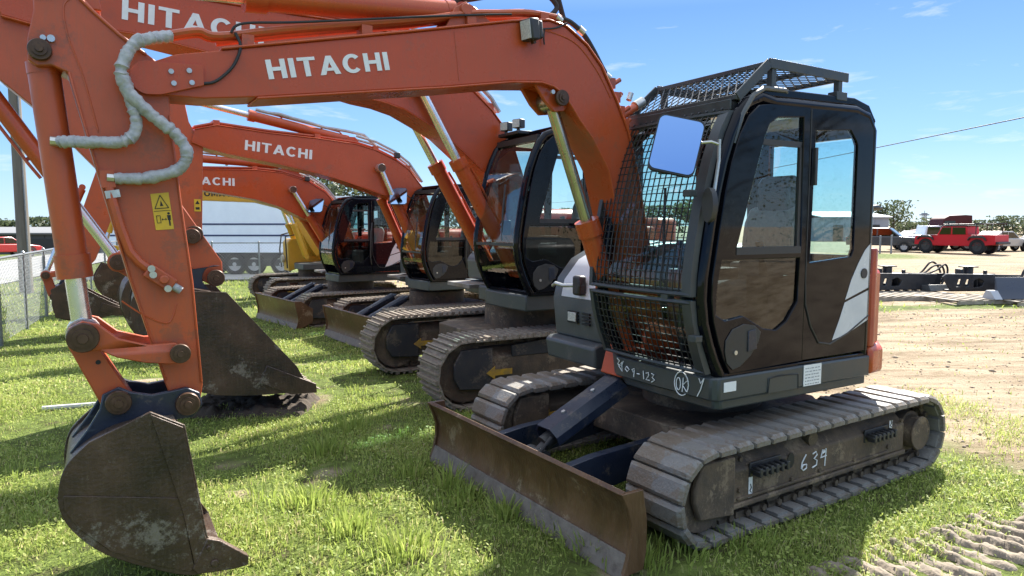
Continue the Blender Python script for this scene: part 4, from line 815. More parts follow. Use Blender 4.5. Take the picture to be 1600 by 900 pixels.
def build_row():
    row_excavator((.21, 8.69, 0), 209, 'second orange excavator, in a cab without mesh, twin work lights on its roof', lamps=True, mirror=False,
        boom_top=[(5.25, 3.80), (4.9, 3.90), (4.4, 3.94), (3.74, 3.95), (2.83, 3.93), (2.1, 3.93), (1.6, 3.84), (1.15, 3.60), (.82, 3.33), (.63, 3.17), (.49, 3.01), (.36, 2.80), (.1, 2.1), (-.1, 1.6)],
        boom_bot=[(-.1, 1.4), (.05, 1.3), (.25, 1.4), (.45, 2.0), (.69, 2.44), (.96, 2.67), (1.21, 2.87), (1.44, 2.99), (1.69, 3.11), (1.92, 3.17), (2.15, 3.20), (3.2, 3.42), (4.16, 3.57), (4.34, 3.58), (5.0, 3.56), (5.2, 3.6)],
        text=((4.32, 3.685), (3.12, 3.60)), text_h=.175, cyl=((.38, 1.32), (1.54, 3.33), .63), armcyl=((1.9, 4.25), (5.1, 4.35), .6),
        arm=[(3.56, 1.51), (3.91, 2.08), (4.45, 2.95), (4.75, 3.45), (4.85, 3.95), (5.0, 4.4), (5.2, 4.4), (5.5, 3.7), (5.45, 3.3), (5.23, 3.07), (4.99, 2.85), (4.57, 2.36), (3.85, 1.47), (3.74, 1.33), (3.64, 1.27), (3.56, 1.33)],
        armpins=[(3.80, 1.78)], bcyl=((5.45, 3.18), (4.44, 1.53), .60), rocker=((4.44, 1.53), (3.82, 1.76)), blink=((4.44, 1.53), (4.12, 1.30)),
        bucket_side=[(3.84, 1.26), (3.57, 1.24), (2.95, .48), (2.86, .30), (2.92, .22), (3.4, .24), (3.80, .31), (4.08, .5), (4.26, .8), (4.36, 1.04), (4.33, 1.25), (4.15, 1.34)],
        bucket_back=[(2.86, .25), (3.4, .25), (3.80, .32), (4.07, .51), (4.25, .81), (4.345, 1.04), (4.315, 1.24), (4.15, 1.33), (3.7, 1.25)], bpins=[(4.12, 1.30), (3.63, 1.36)], teeth=((2.88, .28), (2.55, .14)))
    row_excavator((-1.52, 14.1, -.36), 212, 'third orange excavator, whose lettered boom reaches left under a blue sky above the fourth', low=3, blade=1.85, lift=.07,
        boom_top=[(4.42, 3.77), (4.08, 3.86), (3.26, 3.79), (2.4, 3.75), (1.68, 3.69), (1.31, 3.60), (.93, 3.44), (.67, 3.27), (.36, 2.90), (.1, 2.2), (-.1, 1.6)],
        boom_bot=[(-.1, 1.4), (.05, 1.3), (.2, 1.4), (.5, 2.3), (.75, 2.66), (1.2, 2.80), (1.51, 2.90), (1.93, 3.03), (2.40, 3.15), (3.17, 3.30), (3.94, 3.42), (4.24, 3.49), (4.48, 3.58)],
        text=((3.66, 3.49), (2.53, 3.385)), cyl=((.40, 1.35), (1.28, 3.28), .72), armcyl=((1.75, 3.78), (4.62, 4.30), .62),
        arm=[(4.58, 4.40), (4.50, 3.9), (4.30, 3.49), (4.36, 2.2), (4.40, 1.17), (4.5, 1.08), (4.62, 1.12), (4.85, 1.9), (5.0, 3.0), (5.0, 3.6), (4.80, 4.2), (4.68, 4.42)],
        armpins=[(4.56, 1.7)], sticker=(4.42, 2.55), bcyl=((5.05, 3.1), (5.15, 1.75), .6), rocker=((5.15, 1.75), (4.62, 1.7)), blink=((5.15, 1.75), (4.95, 1.3)),
        bucket_side=[(4.55, 1.15), (4.35, 1.1), (4.15, .35), (4.0, .1), (4.5, .05), (5.1, .2), (5.48, .6), (5.6, 1.1), (5.4, 1.45), (5.1, 1.42)],
        bucket_back=[(4.0, .12), (4.5, .07), (5.1, .22), (5.47, .61), (5.58, 1.1), (5.38, 1.43), (4.6, 1.2)], bpins=[(4.95, 1.3), (4.50, 1.2)], teeth=((4.0, .12), (3.7, 0)), hw=.45)
    row_excavator((-3.9, 17.1, -.38), 212, 'fourth orange excavator, behind the third, with a bucket by the chain link fence', low=6, low_off=(.05, .0), blade=1.85,
        boom_top=[(5.05, 3.22), (4.4, 3.36), (3.32, 3.43), (2.25, 3.46), (1.69, 3.42), (1.12, 3.26), (.68, 2.99), (.40, 2.66), (.1, 2.1), (-.1, 1.5)],
        boom_bot=[(-.05, 1.3), (.1, 1.25), (.3, 1.5), (.6, 2.1), (.85, 2.28), (1.1, 2.36), (1.4, 2.50), (1.71, 2.66), (2.27, 2.83), (3.34, 3.0), (4.6, 2.95), (5.1, 2.9)],
        text=((3.84, 3.12), (2.70, 3.10)), cyl=((.42, 1.3), (1.47, 3.05), .66), armcyl=((1.5, 3.6), (5.1, 3.75), .6),
        arm=[(4.95, 3.8), (4.85, 3.2), (4.87, 2.9), (5.39, 1.55), (5.82, 1.1), (5.92, 1.02), (6.0, 1.1), (5.85, 1.7), (5.58, 2.52), (5.38, 3.1), (5.15, 3.75)],
        armpins=[(5.85, 1.28)], bcyl=((5.55, 3.0), (6.24, 1.30), .62), rocker=((6.24, 1.27), (5.88, 1.30)), blink=((6.24, 1.27), (6.14, .86)),
        bucket_side=[(6.17, 1.0), (6.12, .45), (5.6, .34), (5.0, .47), (4.86, .52), (5.4, .85), (5.80, 1.12), (6.0, 1.1)],
        bucket_back=[(4.9, .50), (5.6, .36), (6.1, .47), (6.14, .98), (5.9, 1.1)], bpins=[(6.12, .85), (5.91, 1.07)], teeth=((4.95, .5), (4.7, .42)), hw=.4)
    row_excavator((-6.0, 21.5, -.38), 212, 'yellow excavator standing behind the orange row, in front of the white trailer', paint=YELLOW_PAINT, mirror=False, cabx=-1.45, box=(.82, 1.86, -.75, -.12),
        boom_top=[(5.0, 2.9), (4.4, 3.1), (3.10, 3.23), (2.08, 3.17), (1.5, 3.1), (1.00, 3.00), (.44, 2.76), (.06, 2.38), (-.1, 2.1), (-.2, 1.6)],
        boom_bot=[(-.1, 1.4), (.05, 1.3), (.2, 1.5), (.46, 1.95), (.73, 2.5), (1.00, 2.74), (1.73, 2.92), (3.14, 2.95), (4.3, 2.75), (5.0, 2.65)],
        text=((3.16, 3.05), (2.12, 3.05)), text_h=.15, word='OMATSU', cyl=((.40, 1.3), (.93, 2.78), .66), armcyl=((1.5, 3.5), (4.7, 3.4), .6),
        arm=[(4.8, 3.5), (4.7, 2.9), (5.0, 1.4), (5.1, 1.2), (5.2, 1.25), (5.25, 2.6), (5.1, 3.4)], armpins=[(5.1, 1.6)], bcyl=((5.35, 2.6), (5.6, 1.7), .6),
        rocker=((5.6, 1.7), (5.1, 1.6)), blink=((5.6, 1.7), (5.4, 1.25)),
        bucket_side=[(5.3, 1.15), (5.0, 1.1), (4.5, .3), (4.4, .1), (5.0, .08), (5.6, .3), (5.9, .8), (5.7, 1.25)], bucket_back=[(4.4, .12), (5.0, .1), (5.6, .32), (5.88, .8), (5.3, 1.17)],
        bpins=[(5.4, 1.25), (5.1, 1.22)], teeth=((4.45, .12), (4.2, .02)), hw=.45)
# ------------------------------------------------------------------ ground sheet
def coords(a, b, fine, c, d, grow=1.25):
    L = list(np.arange(a, b + 1e-6, fine)); s = fine
    while L[-1] < d: s *= grow; L.append(L[-1] + s)
    s = fine; M_ = []
    q = a
    while q > c: s *= grow; q -= s; M_.append(q)
    return list(reversed(M_)) + L
def sand_at(x, y):
    d = (x - 1.5) * .907 + (y - 5.5) * .42 + .9 * noise.noise((x * .35, y * .35, 2)) + .35 * noise.noise((x * 1.3, y * 1.3, 4))
    s = max(sstep(2.6, 4.7, d), .62 * sstep(.9, 2.9, d + .5 * noise.noise((x * 1.1, y * 1.1, 14))))
    if x > 4: s *= 1 - .75 * math.exp(-((y - 16.0 + .6 * noise.noise((x * .5, y * .5, 7))) / .9) ** 2)            # weeds along the pallets
    s *= 1 - .8 * sstep(36, 41, y) * (1 - sstep(47, 50, y)) * (1 - sstep(24, 31, x + 2 * noise.noise((x * .2, y * .2, 8))))
    # bare patches among the grass
    for px, py, r in ((-3.2, 10.4, 1.1), (-2.5, 7.2, .9), (-1.9, 4.5, .35), (-.6, 5.0, .25), (.55, 3.5, .5), (2.6, 3.9, .0), (-1.2, 6.3, .3), (-3.4, 5.6, .5), (-.9, 7.6, .8), (-4.6, 8.3, .7), (-2.3, 5.3, .4), (-.5, 3.9, .35), (-1.3, 5.0, .4)):
        if r: s = max(s, .8 * math.exp(-((x - px) ** 2 + (y - py) ** 2) / r ** 2 * 1.5) * (.6 + .8 * noise.noise((x * 2.2, y * 2.2, 6))))
    return min(1, max(0, s))
X = coords(-9, 8, .14, -600, 700); Y = coords(-1, 20, .14, -500, 1200)
vs = [(x, y, gz(x, y)) for y in Y for x in X]; nx = len(X)
fs = [(j * nx + i, j * nx + i + 1, (j + 1) * nx + i + 1, (j + 1) * nx + i) for j in range(len(Y) - 1) for i in range(nx - 1)]
me = bpy.data.meshes.new('ground'); me.from_pydata(vs, [], fs)
at_ = me.attributes.new('sand', 'FLOAT', 'POINT'); at_.data.foreach_set('value', [sand_at(x, y) for x, y, z in vs])
me.polygons.foreach_set('use_smooth', [True] * len(me.polygons))
gm = bpy.data.materials.new('grassy dirt'); t, b = nodes_of(gm); N, Lk = t.nodes, t.links
b.inputs['Roughness'].default_value = .95; b.inputs['Specular IOR Level'].default_value = .15
geo = N.new('ShaderNodeNewGeometry'); pos = geo.outputs['Position']
def tn(scale, detail=8, rough=.65, vec=pos):
    n = N.new('ShaderNodeTexNoise'); n.inputs['Scale'].default_value = scale; n.inputs['Detail'].default_value = detail; n.inputs['Roughness'].default_value = rough; Lk.new(vec, n.inputs['Vector']); return n.outputs['Fac']
def ramp(src, stops):
    r = N.new('ShaderNodeValToRGB'); e = r.color_ramp.elements
    while len(e) > len(stops): e.remove(e[-1])
    while len(e) < len(stops): e.new(.5)
    for k, (p, c) in enumerate(stops): e[k].position = p; e[k].color = (*c, 1)
    Lk.new(src, r.inputs[0]); return r.outputs[0]
def mix(f, a, b_):
    m = N.new('ShaderNodeMix'); m.data_type = 'RGBA'; Lk.new(f, m.inputs[0]); Lk.new(a, m.inputs[6]); Lk.new(b_, m.inputs[7]); return m.outputs[2]
def mth(op, a, b_):
    m = N.new('ShaderNodeMath'); m.operation = op; m.use_clamp = op != 'ADD'
    for k, q in enumerate((a, b_)):
        if isinstance(q, (int, float)): m.inputs[k].default_value = q
        else: Lk.new(q, m.inputs[k])
    return m.outputs[0]
grass = ramp(tn(5, 10), [(.3, (.07, .055, .032)), (.45, (.08, .10, .024)), (.58, (.12, .16, .035)), (.72, (.20, .19, .085))])
mp = N.new('ShaderNodeMapping'); mp.inputs['Scale'].default_value = (.25, 1.1, 1); mp.inputs['Rotation'].default_value = (0, 0, R(10)); Lk.new(pos, mp.inputs[0])
mp2 = N.new('ShaderNodeMapping'); mp2.inputs['Scale'].default_value = (.12, .8, 1); mp2.inputs['Rotation'].default_value = (0, 0, R(4)); Lk.new(pos, mp2.inputs[0])
sandc = ramp(mth('ADD', mth('MULTIPLY', tn(2.6, 9, .72, mp2.outputs[0]), .55), mth('ADD', mth('MULTIPLY', tn(3.2, 10, .7, mp.outputs[0]), .25), mth('MULTIPLY', tn(16, 8, .75), .2))), [(.38, (.12, .088, .055)), (.45, (.20, .148, .092)), (.53, (.31, .245, .165)), (.66, (.40, .33, .235))])
an = N.new('ShaderNodeAttribute'); an.attribute_name = 'sand'
f = mth('ADD', an.outputs['Fac'], mth('MULTIPLY', mth('SUBTRACT', tn(4.5, 8, .7), .5), 1.1)); 
mm = N.new('ShaderNodeMapRange'); mm.inputs[1].default_value = .38; mm.inputs[2].default_value = .62; Lk.new(f, mm.inputs[0])
Lk.new(mix(mm.outputs[0], grass, sandc), b.inputs['Base Color'])
bp = N.new('ShaderNodeBump'); bp.inputs['Strength'].default_value = .7; bp.inputs['Distance'].default_value = .05; Lk.new(mth('ADD', tn(9, 10, .7), tn(40, 4)), bp.inputs['Height']); Lk.new(bp.outputs[0], b.inputs['Normal'])
me.materials.append(gm); g = bpy.data.objects.new('ground', me); COL.objects.link(g); tag(g, kind='structure')

# ------------------------------------------------------------------ grass and clover
def leaf_mat(name, cols, trans=.45, rough=.55):
    m = bpy.data.materials.new(name); t, b = nodes_of(m); N, Lk = t.nodes, t.links; out = N['Material Output']
    a = N.new('ShaderNodeAttribute'); a.attribute_name = 'tone'; r = N.new('ShaderNodeValToRGB'); e = r.color_ramp.elements
    while len(e) < len(cols): e.new(.5)
    for k, c in enumerate(cols): e[k].position = k / (len(cols) - 1); e[k].color = (*c, 1)
    Lk.new(a.outputs['Fac'], r.inputs[0]); Lk.new(r.outputs[0], b.inputs['Base Color']); b.inputs['Roughness'].default_value = rough; b.inputs['Specular IOR Level'].default_value = .3
    tl = N.new('ShaderNodeBsdfTranslucent'); Lk.new(r.outputs[0], tl.inputs[0]); mx = N.new('ShaderNodeMixShader'); mx.inputs[0].default_value = trans
    Lk.new(b.outputs[0], mx.inputs[1]); Lk.new(tl.outputs[0], mx.inputs[2]); Lk.new(mx.outputs[0], out.inputs['Surface']); return m
GRASS = leaf_mat('grass blades', [(.13, .17, .04), (.24, .315, .062), (.35, .425, .10), (.46, .48, .15), (.58, .49, .28)], .5)
def np_mesh(name, V, F, tone, mat, parent=None):
    me = bpy.data.meshes.new(name); me.vertices.add(len(V)); me.vertices.foreach_set('co', V.astype(np.float32).ravel())
    k = F.shape[1]; me.loops.add(F.size); me.loops.foreach_set('vertex_index', F.astype(np.int32).ravel()); me.polygons.add(len(F))
    me.polygons.foreach_set('loop_start', np.arange(0, F.size, k, dtype=np.int32)); me.update(calc_edges=True)
    a = me.attributes.new('tone', 'FLOAT', 'POINT'); a.data.foreach_set('value', tone.astype(np.float32)); me.materials.append(mat)
    return link(name, me, parent)
gx0, gy0, st = -16.0, 1.5, .1; GX, GY = int(34 / st), int(34 / st)
H_ = np.array([[gz(gx0 + i * st, gy0 + j * st) for i in range(GX)] for j in range(GY)]); SD = np.array([[sand_at(gx0 + i * st, gy0 + j * st) for i in range(GX)] for j in range(GY)])
CL = np.array([[noise.noise((( gx0 + i * st) * .8, (gy0 + j * st) * .8, 11)) + .6 * noise.noise(((gx0 + i * st) * 2.7, (gy0 + j * st) * 2.7, 12)) for i in range(GX)] for j in range(GY)])
def samp(A, x, y): return A[np.clip(((y - gy0) / st).astype(int), 0, GY - 1), np.clip(((x - gx0) / st).astype(int), 0, GX - 1)]
FOOT = [(1.507, 5.486, 213, 1.35, .70, 1.16), (.21, 8.69, 209, 1.6, .77, 1.27), (-1.52, 14.1, 215, 1.6, .77, 1.27), (-3.9, 17.1, 218, 1.6, .77, 1.27)]
def scatter(n, y0, y1):
    """points in the wedge of ground in front of the camera, thinned where the ground is bare or under a track"""
    y = np.sqrt(rng.uniform(y0 * y0, y1 * y1, n)); x = rng.uniform(-.95, .95, n) * y
    sd = samp(SD, x, y); cl = samp(CL, x, y)
    keep = rng.uniform(0, 1, n) > np.clip(sd * 1.2 + .38 - .75 * cl, 0, .985)
    for cx, cy, yw, hl, wi, wo in FOOT:
        f = np.array([math.cos(R(yw)), math.sin(R(yw))]); u = (x - cx) * f[0] + (y - cy) * f[1]; w = np.abs(-(x - cx) * f[1] + (y - cy) * f[0])
        keep &= ~((np.abs(u) < hl) & (w > wi) & (w < wo))
    # muddy track print at the right
    u = (x - 2.55) * .893 + (y - 3.78) * .45; w = -(x - 2.55) * .45 + (y - 3.78) * .893
    keep &= ~((w < .12 + .07 * np.sin(u * 9)) & (x > 1.9) & (rng.uniform(0, 1, n) < .93))
    return x[keep], y[keep]
def blades(n, y0, y1, hmin, hmax, wid):
    x, y = scatter(n, y0, y1); n = len(x); z = samp(H_, x, y); cl = samp(CL, x, y)
    h = rng.uniform(hmin, hmax, n) * (1 + .6 * np.clip(cl, -.8, 1)); a = rng.uniform(0, 2 * np.pi, n); lean = rng.uniform(.15, 1.0, n) * h; w = wid * rng.uniform(.6, 1.3, n); b_ = rng.uniform(0, 2 * np.pi, n)
    dx, dy = np.cos(a), np.sin(a); px, py = np.cos(b_) * w, np.sin(b_) * w; V = np.zeros((n, 5, 3))
    V[:, 0] = np.stack([x - px, y - py, z - .01], 1); V[:, 1] = np.stack([x + px, y + py, z - .01], 1)
    V[:, 2] = np.stack([x + px * .8 + dx * lean * .4, y + py * .8 + dy * lean * .4, z + h * .62], 1); V[:, 3] = np.stack([x - px * .8 + dx * lean * .4, y - py * .8 + dy * lean * .4, z + h * .62], 1)
    V[:, 4] = np.stack([x + dx * lean, y + dy * lean, z + h], 1)
    o = np.arange(n)[:, None] * 5; F = np.concatenate([o + np.array([[0, 1, 2]]), o + np.array([[0, 2, 3]]), o + np.array([[3, 2, 4]])], 0)
    tone = np.clip(rng.normal(.42, .2, n) + .18 * cl + (rng.uniform(0, 1, n) < .13) * .5, 0, 1); return V.reshape(-1, 3), F, np.repeat(tone, 5)
def clover(n, y0, y1, size):
    x, y = scatter(n, y0, y1); n = len(x); cl = samp(CL, x, y); z = samp(H_, x, y) + rng.uniform(.012, .05, n) * (1 + .5 * cl)
    s = size * rng.uniform(.5, 1.25, n); a = rng.uniform(0, 2 * np.pi, n); tx, ty = rng.normal(0, .38, n), rng.normal(0, .38, n); V = np.zeros((n, 4, 3))
    for k, (r, e) in enumerate(((1, 0), (.62, 1.57), (1, 3.14), (.62, 4.71))):
        px, py = np.cos(a + e) * s * r, np.sin(a + e) * s * r; V[:, k] = np.stack([x + px, y + py, z + px * tx + py * ty], 1)
    o = np.arange(n)[:, None] * 4; F0 = o + np.array([[0, 1, 2]]); F1 = o + np.array([[0, 2, 3]])
    tone = np.clip(rng.normal(.40, .16, n) + .12 * cl, 0, .85); return V.reshape(-1, 3), np.concatenate([F0, F1], 0), np.repeat(tone, 4)
def tufts(spots):
    Vs, Fs, T, o = [], [], [], 0
    for cx, cy, r, h, n in spots:
        x = cx + rng.normal(0, r, n); y = cy + rng.normal(0, r, n); z = samp(H_, x, y); a = np.arctan2(y - cy, x - cx) + rng.normal(0, .6, n); hh = h * rng.uniform(.45, 1.1, n); ln = hh * rng.uniform(.1, .7, n); b_ = rng.uniform(0, 6.28, n); w = .0045
        V = np.zeros((n, 5, 3)); px, py = np.cos(b_) * w, np.sin(b_) * w; dx, dy = np.cos(a), np.sin(a)
        V[:, 0] = np.stack([x - px, y - py, z - .01], 1); V[:, 1] = np.stack([x + px, y + py, z - .01], 1); V[:, 2] = np.stack([x + px + dx * ln * .35, y + py + dy * ln * .35, z + hh * .6], 1); V[:, 3] = np.stack([x - px + dx * ln * .35, y - py + dy * ln * .35, z + hh * .6], 1); V[:, 4] = np.stack([x + dx * ln, y + dy * ln, z + hh], 1)
        q = np.arange(n)[:, None] * 5 + o; Fs.append(np.concatenate([q + np.array([[0, 1, 2]]), q + np.array([[0, 2, 3]]), q + np.array([[3, 2, 4]])], 0)); Vs.append(V.reshape(-1, 3)); T.append(np.repeat(np.clip(rng.normal(.42, .15, n), 0, 1), 5)); o += n * 5
    return np.concatenate(Vs), np.concatenate(Fs), np.concatenate(T)
sets = [blades(190000, 3.2, 7.5, .016, .05, .0029), blades(120000, 7.5, 15, .02, .055, .0052), blades(45000, 15, 30, .04, .10, .013), clover(110000, 3.2, 8, .0115), clover(60000, 8, 16, .020)]
spots = [(-.05, 4.35, .06, .14, 110), (.25, 4.2, .06, .12, 90), (-.45, 4.85, .05, .2, 80), (-.30, 4.6, .06, .13, 80), (-.75, 5.05, .05, .16, 60), (-1.55, 5.6, .08, .15, 160), (-1.35, 4.5, .09, .13, 150), (-1.0, 4.1, .1, .13, 160), (-.6, 3.85, .1, .14, 160), (-1.75, 3.75, .1, .1, 120), (.45, 3.85, .08, .13, 110), (.75, 3.75, .1, .12, 120), (-1.5, 6.3, .1, .16, 150), (-.3, 6.4, .1, .14, 130), (1.0, 3.85, .08, .10, 100), (1.35, 3.95, .1, .10, 100)]
for _ in range(70):
    yy = rng.uniform(4.2, 14); xx = rng.uniform(-.75, .1) * yy; spots.append((xx, yy, rng.uniform(.05, .12), rng.uniform(.06, .11), 50))
sets.append(tufts(spots))
V = []; F = []; T = []; o = 0
for v, f_, t_ in sets: V.append(v); F.append(f_ + o); T.append(t_); o += len(v)
tag(np_mesh('grass', np.concatenate(V), np.concatenate(F), np.concatenate(T), GRASS), 'bright green spring grass and clover between the machines', 'grass', kind='stuff')

# ------------------------------------------------------------------ mud: crawler print at the right, soil under the second bucket
MUD = pm('dry mud', (.16, .125, .09), (.26, .215, .16), (.07, .05, .035), scale=14, rough=.95, bump=.7, bscale=45)
SOIL = pm('dark clods', (.035, .026, .018), (.075, .055, .038), (.17, .12, .08), scale=9, rough=1, bump=.8, bscale=40)
def patch(name, org, ux, nu, nv, du, dv, hf, mat):
    ux = Vector(ux).normalized(); uy = Vector((-ux.y, ux.x)); V = []
    for j in range(nv + 1):
        for i in range(nu + 1):
            p = Vector(org[:2]) + ux * (i * du) + uy * (j * dv); V.append((p.x, p.y, gz(p.x, p.y) + hf(i * du, j * dv, i / nu, j / nv)))
    F = [(j * (nu + 1) + i, j * (nu + 1) + i + 1, (j + 1) * (nu + 1) + i + 1, (j + 1) * (nu + 1) + i) for j in range(nv) for i in range(nu)]
    m = bpy.data.meshes.new(name); m.from_pydata(V, [], F); m.polygons.foreach_set('use_smooth', [True] * len(F)); m.materials.append(mat); return link(name, m)
def edge(a, b): return min(1, min(a, 1 - a) / .07) * min(1, min(b, 1 - b) / .12)
def print_h(u, v, a, b):
    w = (u + .10 * v + .03 * noise.noise((u * 5, v * 5, 1)) + .03 * noise.noise((u * 1.4, v * 2, 8))) / .135; s = w - math.floor(w); ridge = sstep(.0, .15, s) * (1 - sstep(.5, .72, s))
    k = edge(a, b); return -.05 * (1 - k) + k * (-.01 + .055 * ridge * (.6 + .85 * noise.noise((u * 3, v * 5, 4))) + .02 * noise.noise((u * 14, v * 14, 2)) + .010 * noise.noise((u * 40, v * 40, 3)))
tag(patch('dirt_track', (1.62, 3.02, 0), (.893, .45), 200, 44, .016, .0145, print_h, MUD), kind='structure')
def clod_h(u, v, a, b):
    k = math.sqrt(max(0, edge(a, b))); return -.05 * (1 - k) + k * (.03 + .11 * max(0, noise.noise((u * 2.2, v * 2.2, 5)) + .15) + .07 * abs(noise.noise((u * 7, v * 7, 6))) + .03 * noise.noise((u * 20, v * 20, 7)))
tag(patch('dirt_heap', (-3.3, 6.65, 0), (1, .02), 58, 34, .022, .024, clod_h, SOIL), 'heap of dark clods dug up beneath the second excavator bucket', 'dirt heap')
# white pipe lying in the grass beyond the front bucket
pm_ = MB(); zt = gz(-4.2, 7.0)
pm_.tube([(-4.75, 6.95, zt + .02), (-3.70, 7.35, zt + .02)], .028, 8).tube([(-3.95, 6.7, zt + .02), (-3.74, 7.15, zt + .02), (-3.45, 7.5, zt + .02)], .028, 8)
tag(pm_.build('pipe_frame', pm('weathered white pipe', (.55, .55, .52), (.4, .4, .36), scale=9, rough=.6)), 'weathered white pipe frame lying in the grass behind the front bucket', 'pipe frame')

# ------------------------------------------------------------------ small stones and clods on the dirt lot
n = 9000; yy = np.sqrt(rng.uniform(4.0 ** 2, 18.0 ** 2, n)); xx = rng.uniform(.1, .95, n) * yy; sd = samp(SD, xx, yy); k = (sd > .45) & (rng.uniform(0, 1, n) < .55); xx, yy = xx[k], yy[k]; n = len(xx)
zz = samp(H_, xx, yy); ss = rng.uniform(.006, .02, n) * (1 + (rng.uniform(0, 1, n) < .05) * 1.3); an_ = rng.uniform(0, 6.28, n); V = np.zeros((n, 6, 3))
for i, (r_, e_) in enumerate(((1, 0), (.7, 1.5), (1.1, 3.0), (.8, 4.6))): V[:, i] = np.stack([xx + np.cos(an_ + e_) * ss * r_, yy + np.sin(an_ + e_) * ss * r_, zz + ss * .2], 1)
V[:, 4] = np.stack([xx, yy, zz + ss * .75], 1); V[:, 5] = np.stack([xx, yy, zz - ss * .5], 1); o = np.arange(n)[:, None] * 6
F = np.concatenate([o + np.array([[a_, b_, c_]]) for a_, b_, c_ in ((0, 1, 4), (1, 2, 4), (2, 3, 4), (3, 0, 4), (1, 0, 5), (2, 1, 5), (3, 2, 5), (0, 3, 5))], 0)
tag(np_mesh('gravel', V.reshape(-1, 3), F, rng.uniform(0, 1, n * 6), pm('clod and stone', (.20, .155, .105), (.34, .28, .21), (.10, .075, .05), scale=7, rough=.95)), 'loose stones and dry clods scattered over the dirt lot', 'gravel', kind='stuff')
# ------------------------------------------------------------------ fences, pole, cable
def fence(name, pts, h, label, npost, wire=.0033, pitch=.12):
    a, b = Vector(pts[0]), Vector(pts[1]); d = b - a; L = d.length; u = d / L
    f = empty(name, (a.x, a.y, gz(a.x, a.y, False))); tag(f, label, 'fence', 'chain link fences round the yard')
    def P(t, z): p = a + u * t; return Vector((p.x - a.x, p.y - a.y, gz(p.x, p.y, False) - gz(a.x, a.y, False) + z))
    for i in range(npost): t = L * i / (npost - 1); MB().cyl(P(t, -.1), P(t, h + .04), .032, n=10).cyl(P(t, h + .04), P(t, h + .075), .04, .015, n=10).build('post', GALV, f)
    n = 24; MB().tube([P(L * i / n, h) for i in range(n + 1)], .022, 6).build('top_rail', GALV, f)
    m = MB(); hh = h - .06
    for s in (1, -1):
        t = -hh
        while t < L + hh:
            t0, t1 = t, t + s * hh; z0, z1 = .05, h - .01
            if s < 0: t0, t1 = t + hh, t
            # clip to the fence length
            def clip(t0, z0, t1, z1):
                q = []
                for (ta, za), (tb, zb) in (((t0, z0), (t1, z1)), ((t1, z1), (t0, z0))):
                    if ta < 0: k = (0 - ta) / (tb - ta); ta, za = 0, za + (zb - za) * k
                    if ta > L: k = (L - ta) / (tb - ta); ta, za = L, za + (zb - za) * k
                    q.append((ta, za))
                return q
            lo, hi = min(t0, t1), max(t0, t1)
            if hi > 0 and lo < L:
                (ta, za), (tb, zb) = clip(t0, z0, t1, z1); m.tube([P(ta, za), P(tb, zb)], wire, 3, cap=False)
            t += pitch
    m.build('wire_mesh', GALV, f, smooth=0)
    return f
fence('chain_link_fence', ((-6.6, 6.6), (-13.3, 21.2)), 1.62, 'chain link fence running back along the left edge of the grass', 8)
fence('chain_link_fence', ((-13.3, 21.2), (-15.2, 27.0)), 1.62, 'short chain link fence stretch turning beyond the far left bucket', 4, .0022, .1)
fence('chain_link_fence', ((-15.2, 27.0), (-4.5, 27.6)), 1.55, 'chain link fence in front of the white trailer and its wheels', 7, .0016, .12)
WOOD = pm('weathered pole wood', (.10, .085, .07), (.17, .15, .125), scale=5, rough=.9, bump=.4, bscale=30, stretch=(1, 1, .1))
p = MB().cyl((0, 0, -.3), (0, 0, 11), .20, .15, n=16).build('utility_pole', WOOD, loc=(-16.0, 23.0, gz(-16, 23, False))); tag(p, 'tall wooden utility pole behind the fence at the left', 'utility pole')
MB().tube([(.19, -.09, 0), (.165, -.08, 6), (.15, -.07, 10.5)], .025, 6).build('conduit', GALV, p)
def sag(a, b, s, n=30): a, b = Vector(a), Vector(b); return [a.lerp(b, i / n) - Vector((0, 0, s * 4 * (i / n) * (1 - i / n))) for i in range(n + 1)]
tag(MB().tube(sag((4, 150, 6.5), (19.5, 24.5, 5.95), .9, 60), .022, 5).build('power_line', RUBBER), 'thin black overhead cable crossing the sky behind the cab', 'power line')
# ------------------------------------------------------------------ road and far ground strips at the left
ASPH = pm('worn light asphalt', (.20, .20, .195), (.28, .275, .26), scale=1.2, rough=.9)
def strip_ground(name, a, b, w, mat, dz):
    a, b = Vector(a), Vector(b); u = (b - a).normalized(); nrm = Vector((-u.y, u.x)); n = 30; V = []
    for i in range(n + 1):
        p = a.lerp(b, i / n)
        for s in (-.5, .5): q = p + nrm * (w * s); V.append((q.x, q.y, gz(q.x, q.y, False) + dz))
    m = bpy.data.meshes.new(name); m.from_pydata(V, [], [(2 * i, 2 * i + 1, 2 * i + 3, 2 * i + 2) for i in range(n)]); m.materials.append(mat); o = link(name, m); return tag(o, kind='structure')
strip_ground('road', (-14.5, 4), (-34, 60), 6.0, ASPH, .06)
strip_ground('gravel_yard', (-18, 29.6), (4, 30.6), 3.2, pm('pale gravel', (.30, .28, .25), (.40, .38, .34), scale=6, rough=.95), .05)
